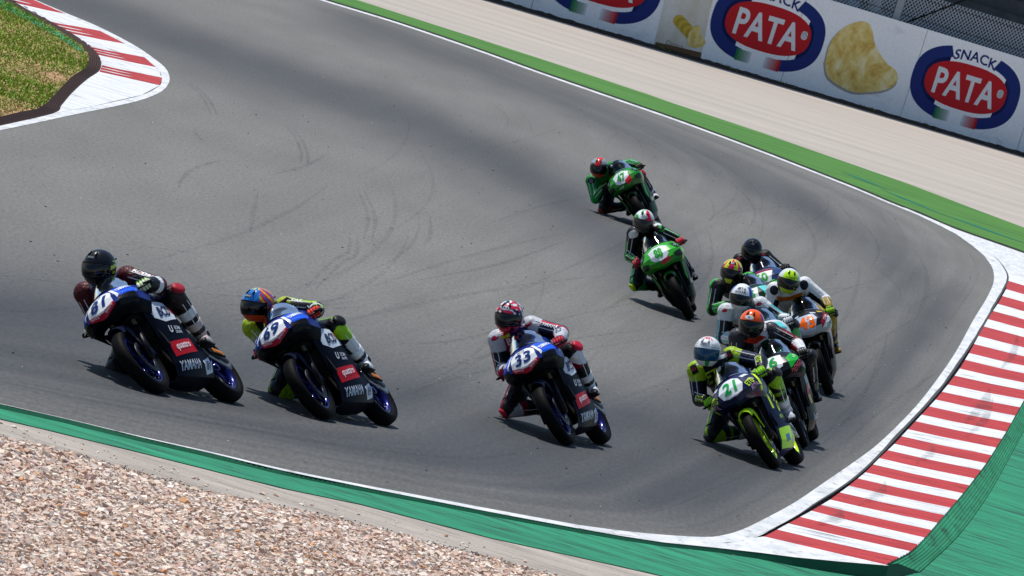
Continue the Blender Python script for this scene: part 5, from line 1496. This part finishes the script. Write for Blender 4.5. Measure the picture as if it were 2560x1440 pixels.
def seams(k, D):
    """piping along arms and legs and the stretch panels inside elbow and knee"""
    dk = mat('stretch_panel', '#101013', .9, bump=.5, bscale=150); pc = mat('suit_piping', D.get('pipe', '#c9ccd0'), .5)
    for a, b, n in ((k['Ls'], k['Le'], (.9, .1, .5)), (k['Rs'], k['Re'], (.9, -.1, .5)), (k['Le'], k['wL'], (.9, .1, .5)), (k['Re'], k['wR'], (.9, -.1, .5)), (k['Lk'], k['La'], (.8, .6, .2)), (k['Rh'], k['Rk'], (.7, -.5, .4)), (k['Rk'], k['Ra'], (.7, -.6, .2))):
        ex = nrm(b-a); n = np.array(n); n = nrm(n-ex*(n@ex)); ey = np.cross(n, ex); L_ = np.linalg.norm(b-a)
        for off in (-.026, .026):
            V2, F2 = fill2d([(-.33*L_, off-.0035), (.33*L_, off-.0035), (.33*L_, off+.0035), (-.33*L_, off+.0035)], .03)
            stick('piping', V2, F2, (a+b)/2+n*.02, ex, ey, pc, k['body'], k['bvh'], .003)
        for f in ((.9,) if L_ > .35 else ()):
            V2, F2 = fill2d([(-.012, -.05), (.012, -.05), (.012, .05), (-.012, .05)], .02)
            stick('stretch_panel', V2, F2, a+(b-a)*f+n*.02, ex, ey, dk, k['body'], k['bvh'], .002)
def on_body(k, s, h, p, c, ex, ey, width=None, bold=.02):
    return letters(s, h, p, ex, ey, vinyl(c), k['body'], k['bvh'], .004, bold, 0., width)
def limb_text(k, s, h, a, b, f, c, n, width=None):
    """lettering along a limb from a to b, facing n"""
    a, b = np.asarray(a), np.asarray(b); ex = nrm(b-a); n = nrm(np.asarray(n, float)-ex*(np.asarray(n)@ex)); ey = np.cross(n, ex)
    return letters(s, h, a+(b-a)*f+n*.03, ex, ey, vinyl(c), k['body'], k['bvh'], .004, .02, 0., width)
def patch(k, poly, p, c, ex, ey): return shape('suit_patch', poly, p, ex, ey, vinyl(c), k['body'], k['bvh'], .003)
def rect(w_, h): return [(-w_, -h), (w_, -h), (w_, h), (-w_, h)]
def chest_frame(k):
    """a spot on the front of the chest: right and up as seen from ahead"""
    ex = k['lat']; up = nrm(k['sm']-k['hc']); up = nrm(up-ex*(up@ex)); n = np.cross(ex, up); n = n if n[0] > 0 else -n
    # seen from ahead the chest tilts down; use a frame that faces forward
    ey = nrm(np.array((-.2, 0, 1.))-ex*(np.array((-.2, 0, 1.))@ex))
    return ex, ey

# helmet paint: functions of azimuth, elevation (degrees) and position
def c_(h): return np.array(lin(h))
def hp_81(az, el, p):
    if 25 < az < 120 and -12 < el < 14 and abs(el-(az-70)*.25) < 5: return c_('#b7d81e')
    if 95 < abs(az) < 125 and -30 < el < 30: return c_('#94b81c') if (int(el/7) % 2) else c_('#15161a')
    return c_('#1b1c20') if el > 20 else c_('#121317')
def hp_69(az, el, p):
    if el < -22: return c_('#c9481c') if el > -60 else c_('#2a1a14')
    u = az+el*.9
    if 50 < az < 140:
        k = int((u+200)/11) % 4
        return c_(('#cf2a2a', '#d3b63a', '#cf2a2a', '#1d5fae')[k])
    if 62 < el and int((az+200)/22) % 2: return c_('#d6d42a')
    if az < -60 and int((u+200)/16) % 3 == 0: return c_('#d3b63a')
    return c_('#1f63b4') if int((az*1.3-el+400)/14) % 3 else c_('#2f86d0')
def hp_33(az, el, p):
    v = mnoise.noise(Vector((p[0]*26, p[1]*26, p[2]*26))); v2 = mnoise.noise(Vector((p[0]*30+9, p[1]*30, p[2]*30)))
    if el < -20: return c_('#c21f3f') if v > -.15 else c_('#15151a')
    if v > .12: return c_('#d2274a')
    if v2 > .1: return c_('#e2e4e8')
    if v2 < -.3: return c_('#2a3a6a')
    return c_('#1b1c22')
def hp_21(az, el, p):
    if el > 52 and abs(az) < 70 and int((az+90)/12) % 2: return c_('#c93a35')
    if el < -25 and 20 < az < 42: return c_('#2f9a4a')
    if 10 < el < 40 and abs(az) > 35 and int((el+p[1]*80)/4) % 2: return c_('#8c9096')
    return c_('#dfe2e5')
def hp_6(az, el, p):
    if el < 14 and abs(az) < 100: return c_('#131316') if el > -55 else c_('#202024')
    if el < 0: return c_('#17171a')
    if 70 < az < 88 and 20 < el < 50: return c_('#5a3a8c')
    return c_('#ef5a12')
def hp_S(az, el, p):
    if abs(az) > 55 and el > -10 and el < 60: return c_('#1c3fa0') if abs(az) < 100 else c_('#e2e5e8')
    if el < -25: return c_('#c6cad0')
    return c_('#e4e7ea')
def hp_P(az, el, p):
    if el < -26: return c_('#c9d33a') if abs(az) < 26 else c_('#17181c')
    k = abs(az)
    if k < 20: return c_('#d62f5f')
    if k < 42: return c_('#c6dd28')
    if k < 60: return c_('#d62f5f')
    return c_('#c6dd28') if el > 30 else c_('#2a2420')
def hp_43(az, el, p):
    if el < -24: return c_('#a9c32a') if abs(az) < 60 else c_('#20221c')
    if el > 62: return c_('#3aa88a') if abs(az) > 90 else c_('#cfd5d8')
    if abs(az) < 48: return c_('#b5e61c')
    return c_('#d6dbde')
def hp_8(az, el, p):
    if el < -26: return c_('#2a2b30')
    if az < -45: return c_('#dfe3e5') if el > 30 and az > -80 else c_('#1f9a3c')
    if az < -8: return c_('#1f9a3c') if int((az+el)/13) % 3 else c_('#e6e9ea')
    if az < 8: return c_('#e4e7e9') if el > 45 else c_('#c2c9d2')
    if az < 48: return c_('#cf2346')
    return c_('#c9d2da') if el > 22 else c_('#cf2346')
def hp_47(az, el, p):
    if el < -26: return c_('#c23a2a')
    if abs(az) < 24 or (el > 60 and abs(p[1]) < .045): return c_('#cf3026')
    return c_('#8f9aa4') if el > 25 else c_('#2b3038')
def hp_K(az, el, p): return c_('#14161c')

def sticker(k, s, h, az, el, c, bg=None, bgc=None):
    """small mark on the helmet"""
    p = k['head']+k['RH']@helmet_pt(radians(az), radians(el), 1.0); n = nrm(k['RH']@np.array((cos(radians(el))*cos(radians(az)), cos(radians(el))*sin(radians(az)), sin(radians(el)))))
    up = k['RH']@np.array((0, 0, 1.)); ex = nrm(np.cross(up, n)); ey = np.cross(n, ex)
    hm = [c_o for c_o in k['root'].children if c_o.name.startswith('helmet')][0]
    me = hm.data; bv = bvh_of([v.co[:] for v in me.vertices], [tuple(q.vertices) for q in me.polygons])
    if bg: shape('brand_badge', sup(bg[0], bg[1], 20, 2.2), p, ex, ey, vinyl(bgc), hm, bv, .002)
    letters(s, h, p, ex, ey, vinyl(c), hm, bv, .004, .01)

def rd_81(k):
    ex, ey = chest_frame(k)
    limb_text(k, 'BCD', .045, k['Ls'], k['Le'], .45, '#e6e6ea', (0.6, .4, .8)); limb_text(k, 'YAMAHA', .03, k['Ls'], k['Le'], .8, '#e6e6ea', (.6, .4, .8))
    sticker(k, 'ARAI', .018, 0, 34, '#9fa4a8', (.035, .017), '#202226')
def rd_69(k):
    limb_text(k, 'STAR', .04, k['Ls'], k['Le'], .4, '#e6e6ea', (.6, .4, .8))
    sticker(k, 'ARAI', .018, 0, 33, '#cfd4d8', (.035, .017), '#202a3c')
    # hair showing below the helmet, behind the neck
    mb = MB(); h0 = k['head']
    for i in range(9):
        o2 = np.array((-.12, (.02*(i-4)) * .8+.03, -.07)); q = h0+o2
        mb.tube([q, q+(-.03, .035+.004*i, .006), q+(-.05, .065+.004*i, .008+.004*(i % 3)), q+(-.06, .088+.004*i, -.012+.008*(i % 4))], [.016, .016, .013, .005], 6)
    mb.build('hair', mat('brown_hair', '#4a2a1a', .6), k['root'])
def rd_33(k):
    ex, ey = chest_frame(k); p = k['chest']+np.array((.25, 0, 0))
    on_body(k, 'BCD', .05, p+ex*.01+ey*.03, '#d9dbe2', ex, ey, .15); on_body(k, 'BCD', .026, p-ex*.10+ey*.11, '#e8e8ee', ex, ey)
    patch(k, rect(.05, .014), p+ex*.13+ey*.11, '#d7dbe0', ex, ey); patch(k, rect(.04, .012), p-ex*.06+ey*.075, '#c9c42e', ex, ey)
    limb_text(k, 'BCD', .05, k['Le'], k['wL'], .45, '#22305e', (.8, .2, .6)); limb_text(k, 'BCD', .05, k['Re'], k['wR'], .45, '#22305e', (.8, -.4, .4))
    limb_text(k, 'YAMAHA', .028, k['Ls'], k['Le'], .62, '#e8e8ee', (.8, .2, .6))
    for s in ('Ls', 'Rs'): patch(k, sup(.035, .022, 16, 2), k[s]+np.array((.1, 0, .02)), '#b5203c', ex, ey)
    sticker(k, 'ARAI', .026, 0, 36, '#15161c', (.045, .022), '#c9ced4')
def rd_21(k):
    ex, ey = chest_frame(k); p = k['chest']+np.array((.25, 0, 0))
    on_body(k, 'ETG', .075, p+ey*.0, '#b8dc28', ex, ey, .20); patch(k, rect(.045, .02), p+ex*.11+ey*.115, '#d7dbe0', ex, ey); patch(k, rect(.05, .012), p+ex*.10+ey*.155, '#55585e', ex, ey); patch(k, rect(.035, .01), p-ex*.11+ey*.13, '#c9cdd2', ex, ey)
    limb_text(k, 'ETG', .055, k['Re'], k['wR'], .5, '#b8dc28', (.8, -.4, .4)); limb_text(k, 'ETG', .05, k['Le'], k['wL'], .4, '#b8dc28', (.8, .2, .6))
    for s in ('Ls', 'Rs'): patch(k, rect(.03, .045), k[s]+np.array((.1, 0, .02)), '#1a1a1e', ex, ey); patch(k, sup(.022, .014, 14, 2), k[s]+np.array((.12, 0, .025)), '#c22a35', ex, ey)
    sticker(k, 'HJC', .022, 0, 33, '#2a2c30', (.04, .02), '#9aa2aa'); sticker(k, '66', .03, 12, 66, '#c93a35')
def rd_6(k):
    ex, ey = chest_frame(k); p = k['chest']+np.array((.25, 0, 0))
    patch(k, [(-.12, 0), (0, .045), (.12, 0), (0, -.045)], p+ey*.05, '#c8341c', ex, ey); patch(k, [(-.09, 0), (0, .03), (.09, 0), (0, -.03)], p+ey*.05+np.array((.01, 0, 0)), '#8a2a1c', ex, ey)
    on_body(k, 'MICHELIN', .022, p-ex*.08+ey*.115, '#23252b', ex, ey); on_body(k, 'DENGO', .022, p+ex*.09+ey*.115, '#23252b', ex, ey); on_body(k, 'RACING', .03, p-ey*.03, '#2a6b3a', ex, ey)
    sticker(k, 'o', .03, -2, 30, '#23252b', (.045, .024), '#c9cdd2')
def rd_S(k):
    ex, ey = chest_frame(k); p = k['chest']+np.array((.25, 0, 0))
    on_body(k, 'MAHLE', .035, p+ey*.06, '#c9ced4', ex, ey); on_body(k, 'RACING', .03, p+ey*.01, '#9aa3ab', ex, ey)
    for s in ('Ls', 'Rs'): patch(k, sup(.03, .02, 14, 2), k[s]+np.array((.1, 0, .02)), '#b5303c', ex, ey)
    sticker(k, 'SHARK', .026, 0, 29, '#1b1d22'); sticker(k, 'D', .034, 0, 47, '#23252b')
def rd_P(k):
    ex, ey = chest_frame(k); p = k['chest']+np.array((.25, 0, 0))
    patch(k, rect(.06, .03), p+ey*.06, '#3a3d42', ex, ey); on_body(k, 'SHARK', .022, p+ey*.06+np.array((.01, 0, 0)), '#c9ced4', ex, ey)
    sticker(k, 'D', .03, 0, 48, '#f0f0f0', (.02, .02), '#3a2a5c'); sticker(k, 'SHARK', .02, 0, 26, '#2a1a24')
def rd_43(k):
    ex, ey = chest_frame(k); p = k['chest']+np.array((.25, 0, 0))
    patch(k, [(-.15, .02), (0, -.005), (.15, .02), (.15, -.015), (0, -.04), (-.15, -.015)], p+ey*.02, '#c96a1e', ex, ey); on_body(k, 'DAINESE', .02, p+ey*.09, '#3a3a40', ex, ey); patch(k, rect(.02, .02), p+ey*.12, '#c8501e', ex, ey)
    for s in ('Ls', 'Rs'): patch(k, sup(.045, .055, 18, 2), k[s]+np.array((.1, 0, .01)), '#20242e', ex, ey)
    sticker(k, 'K-NGHT', .018, 0, 24, '#26301a')
def rd_8(k):
    ex, ey = chest_frame(k); p = k['chest']+np.array((.25, 0, 0))
    patch(k, rect(.05, .014), p-ex*.03+ey*.12, '#b0a68c', ex, ey); patch(k, rect(.04, .01), p-ex*.06+ey*.09, '#8f949a', ex, ey)
    for s in ('Ls', 'Rs'): patch(k, arc(.055, .045, .043, .034, 0, 6.2, 30), k[s]+np.array((.1, 0, .01)), '#cfd4d8', ex, ey)
    sticker(k, 'ARAI', .022, 2, 33, '#1b1d22', (.042, .021), '#c9ced4')
def rd_47(k):
    ex, ey = chest_frame(k)
    for s in ('Ls', 'Rs'): patch(k, sup(.05, .05, 18, 2), k[s]+np.array((.1, 0, .01)), '#1a2430', ex, ey); patch(k, sup(.03, .03, 18, 2), k[s]+np.array((.12, 0, .01)), '#6f7a84', ex, ey)
def rd_K(k):
    ex, ey = chest_frame(k); p = k['chest']+np.array((.25, 0, 0))
    on_body(k, 'OGP', .06, p, '#4a4d52', ex, ey, .17); patch(k, [(-.02, 0), (.06, .035), (.06, .05), (-.02, .015)], p+ex*.08+ey*.11, '#1f8a35', ex, ey)
    for s in ('Ls', 'Rs'): patch(k, sup(.03, .022, 14, 2), k[s]+np.array((.1, 0, .03)), '#b53a4a', ex, ey)
    sticker(k, 'HJC', .02, 0, 36, '#6f7680')

RID = {
 '81': dict(label='rider in a black helmet and navy and red leathers, leftmost of all riders', helmet=hp_81, visor='#08080a', look=(30, 6, 12), glove='#c9d6b0', glove2='#7fae22', boot='#b8a9a4', boot2='#2a2022', slider='#a02430', deco=rd_81,
    suit=dict(base='#191a26', yoke='#3a4058', cup='#4a121a', arm='#1b1c2c', arm_stripe='#8a1c26', arm_in='#2a0e14', fore='#1b1c24', fore_band=('#dfe2e8', .0, .45), chest='#1b1c2a', thigh='#1c1417', knee='#2a2023', knee_in='#1c1417', shin='#20171a', shin_band=('#d8dbe0', .10, .42))),
 '69': dict(label='rider with a blue and red helmet, brown hair and lime and black leathers', helmet=hp_69, visor='#08080a', look=(38, 8, 12), glove='#c8372c', glove2='#18181c', boot='#e2e5e8', boot2='#1a1a1e', slider='#17181a', deco=rd_69,
    suit=dict(base='#17181c', yoke='#1b1c20', yoke_side='#1b1c20', cup='#9db524', arm='#1b1d24', arm_stripe='#93b820', fore='#1b1d24', fore_stripe='#93b820', fore_in='#17181c', fore_band=('#c9cdd0', .6, .8), knee='#8fc41e', knee_in='#17181c', thigh='#17181c', thigh_stripe='#5f8a18', shin='#dfe3e8', shin_in='#2a2c30')),
 '33': dict(label='rider in a pink and white patterned helmet with crimson, white and navy leathers', helmet=hp_33, visor='#0c0c10', look=(20, 6, 10), glove='#b3223a', glove2='#c93a55', boot='#c9ccd2', boot2='#17171b', slider='#b5203a', deco=rd_33,
    suit=dict(base='#15161c', yoke='#23306a', yoke_side='#a51f3a', chest='#1b1d2c', cup='#b9bcc4', arm='#20263f', arm_stripe='#b3203c', arm_in='#121318', fore='#b9bcc4', fore_in='#a81f38', thigh='#1a1216', thigh_stripe='#6a1526', knee='#d3d6dc', knee_in='#7a1628', shin='#15151a')),
 '21': dict(label='rider in a white helmet with blue visor and black and lime leathers', helmet=hp_21, visor='#0a3f5c', vrough=.05, look=(17, 5, 10), glove='#7fc722', glove2='#c4e83a', boot='#c6c9cf', boot2='#9a9ea6', slider='#2a2b30', deco=rd_21, vent='#b9bdc4',
    suit=dict(base='#14151a', yoke='#17181c', yoke_side='#1b1c20', cup='#94b41e', arm='#1c2140', arm_in='#101116', fore='#121318', fore_stripe='#1f2a12', thigh='#17181c', thigh_stripe='#7fae1c', knee='#83b31d', knee_in='#17181c', shin='#5d8f18', shin_band=('#15161a', .3, .5))),
 '6': dict(label='rider in a bright orange helmet and white chested black leathers', helmet=hp_6, visor='#0a0a0c', look=(14, 4, 9), glove='#17171a', glove2='#c9cdd2', boot='#141416', boot2='#24252a', slider='#2a2b30', deco=rd_6,
    suit=dict(base='#15151a', yoke='#d9dbe0', chest='#d3d6db', belly='#c9cdd2', chest_side='#17181c', yoke_side='#1b1b20', cup='#3a3a40', arm='#15151a', arm_stripe='#7c1c22', fore='#d9dce0', fore_in='#b3282c', knee='#1a1a1e', thigh='#15151a', shin='#141417')),
 '43': dict(label='rider in a lime helmet with white jacketed leathers and golden legs', helmet=hp_43, visor='#0a0a0c', look=(-4, 4, 2), glove='#86b81f', glove2='#17181a', boot='#17161a', boot2='#8f741e', slider='#1c1c20', deco=rd_43,
    suit=dict(base='#b8bbc0', yoke='#d3d6da', chest='#b9bcc1', belly='#7d7f84', cup='#d3d6da', arm='#d9dce0', arm_in='#17181c', fore='#8c7320', fore_in='#17181c', thigh='#8c7320', knee='#97802a', shin='#7c6518', hip='#8c7320')),
 '8': dict(label='rider in a green, white and red helmet with black leathers and red gloves', helmet=hp_8, visor='#2a2422', look=(3, 5, 4), glove='#c2283f', glove2='#d99aa4', boot='#17181a', boot2='#2a2b2f', slider='#9db81e', deco=rd_8,
    suit=dict(base='#121317', yoke='#191b20', cup='#17181c', arm='#121317', arm_stripe='#2fa53a', fore='#121317', fore_stripe='#35b03f', thigh='#121317', knee='#1f9a45', knee_in='#121317', shin='#15161a', thigh_stripe='#1f7a35')),
 '47': dict(label='rider in a silver helmet with a red stripe and green leathers, farthest back', helmet=hp_47, visor='#0a0a0c', look=(8, 8, 8), glove='#1a1b1e', glove2='#9aa81f', boot='#17181a', boot2='#c9ccd0', slider='#8c1f22', deco=rd_47,
    suit=dict(base='#145a2a', yoke='#1a7a36', cup='#1d8238', arm='#17803a', arm_stripe='#1f9a48', fore='#1a7a36', fore_in='#111614', thigh='#141a16', knee='#5c1a1e', knee_in='#141214', shin='#15181a', knee_band=('#7f868a', .0, .25))),
 'S': dict(label='rider in a white helmet with blue sides, between the orange and the pink helmets', helmet=hp_S, visor='#0a0a0c', look=(8, 5, 6), glove='#c9ced2', glove2='#1a1a1e', boot='#d9dce0', boot2='#17181c', slider='#2a2b30', deco=rd_S, vent='#c9ced2',
    suit=dict(base='#1b2226', yoke='#3a4248', yoke_side='#c9ced2', chest='#1d2428', cup='#c9ced2', arm='#1d2a30', arm_stripe='#5fb0bc', arm_in='#15181a', fore='#dfe3e6', fore_stripe='#8fc4cc', thigh='#1b2226', knee='#46a85a', shin='#d9dce0')),
 'P': dict(label='rider in a pink and yellow helmet with black and green leathers', helmet=hp_P, visor='#141210', look=(7, 4, 4), glove='#2f9a3c', glove2='#1a1a1e', boot='#17181a', boot2='#2f9a3c', slider='#2a2b30', deco=rd_P,
    suit=dict(base='#15181a', yoke='#1c1f22', cup='#23262a', cup_stripe='#35b03f', arm='#15181a', arm_stripe='#2fa53a', fore='#2fa53a', fore_in='#131516', thigh='#15181a', knee='#2f9a3c', shin='#15181a')),
 'K': dict(label='rider in a plain black helmet with black leathers at the back of the pack', helmet=hp_K, visor='#0a0a0d', look=(4, 4, 2), glove='#1a1a1e', glove2='#33363c', boot='#17181a', boot2='#2a2b2f', slider='#2a2b30', deco=rd_K,
    suit=dict(base='#121316', yoke='#17181b', cup='#1c1d20', arm='#121316', fore='#121316', fore_stripe='#2f9a3c', thigh='#121316', knee='#17181b', shin='#121316')),
}

# ------------------------------------------------------------------ poses: place, heading and lean of each bike, joints of its rider
POSE = {
 '81':dict(T=(-1.856,62.607,-0.386,0.975),head=(0.98,0.03,1.24),Ls=(0.72,0.09,1.11),Rs=(0.80,-0.24,1.21),Le=(0.77,0.27,0.88),Re=(1.01,-0.29,1.01),Lk=(0.56,0.27,0.76),Rk=(0.66,-0.48,0.71)),
 '69':dict(T=(-0.664,65.044,-0.344,0.912),head=(0.98,-0.12,1.21),Ls=(0.72,-0.01,1.12),Rs=(0.80,-0.30,1.13),Le=(0.91,0.17,0.98),Re=(1.04,-0.29,0.95),Lk=(0.63,0.22,0.80),Rk=(0.64,-0.48,0.67)),
 '33':dict(T=(1.150,70.263,-0.223,0.818),head=(0.98,-0.02,1.28),Ls=(0.72,0.06,1.14),Rs=(0.80,-0.24,1.17),Le=(0.81,0.27,0.95),Re=(1.03,-0.31,0.99),Lk=(0.59,0.25,0.77),Rk=(0.62,-0.51,0.68)),
 '21':dict(T=(3.034,75.200,-0.171,0.849),head=(0.98,-0.07,1.29),Ls=(0.72,0.07,1.15),Rs=(0.80,-0.27,1.20),Le=(0.81,0.28,0.96),Re=(1.00,-0.36,1.00),Lk=(0.52,0.27,0.70),Rk=(0.63,-0.49,0.67)),
 '6':dict(T=(3.269,79.169,-0.083,0.669),head=(0.98,-0.09,1.31),Ls=(0.72,0.04,1.17),Rs=(0.80,-0.28,1.23),Le=(0.86,0.22,0.98),Re=(0.98,-0.37,1.02),Lk=(0.50,0.26,0.67),Rk=(0.56,-0.51,0.61)),
 '43':dict(T=(3.648,88.626,-0.011,0.620),head=(0.98,-0.05,1.31),Ls=(0.72,0.10,1.20),Rs=(0.80,-0.23,1.25),Le=(0.90,0.23,1.01),Re=(0.96,-0.36,1.03),Lk=(0.55,0.25,0.71),Rk=(0.74,-0.30,0.76)),
 '8':dict(T=(2.088,94.572,-0.016,0.771),head=(0.98,0.00,1.26),Ls=(0.72,0.08,1.11),Rs=(0.80,-0.17,1.17),Le=(0.97,0.19,0.99),Re=(1.02,-0.29,1.01),Lk=(0.60,0.17,0.68),Rk=(0.69,-0.45,0.76)),
 '47':dict(T=(1.665,112.913,-0.050,0.850),head=(0.98,-0.22,1.15),Ls=(0.72,-0.08,1.05),Rs=(0.80,-0.41,1.04),Le=(0.91,0.14,0.97),Re=(0.97,-0.49,0.80),Lk=(0.60,0.19,0.70),Rk=(0.59,-0.45,0.58)),
 'S':dict(T=(3.261,84.569,-0.086,0.717),head=(0.98,-0.08,1.28),Ls=(0.72,0.05,1.12),Rs=(0.80,-0.30,1.20),Le=(0.94,0.17,0.95),Re=(1.01,-0.40,1.01)),
 'P':dict(T=(3.300,91.500,-0.119,0.770),head=(0.98,-0.10,1.21),Ls=(0.72,0.02,1.04),Rs=(0.80,-0.34,1.13),Le=(0.88,0.13,0.81),Re=(0.92,-0.51,0.91)),
 'K':dict(T=(3.414,95.383,-0.114,0.662),head=(0.98,-0.04,1.21),Ls=(0.72,0.05,1.08),Rs=(0.80,-0.23,1.14),Le=(0.93,0.17,0.90),Re=(1.02,-0.34,0.97)),
}
for key in ('81', '69', '33', '21', '6', '43', '8', '47', 'S', 'P', 'K'):
    bike(key, POSE[key]['T'], LIV[key])
    rider(key, POSE[key]['T'], RID[key], POSE[key])
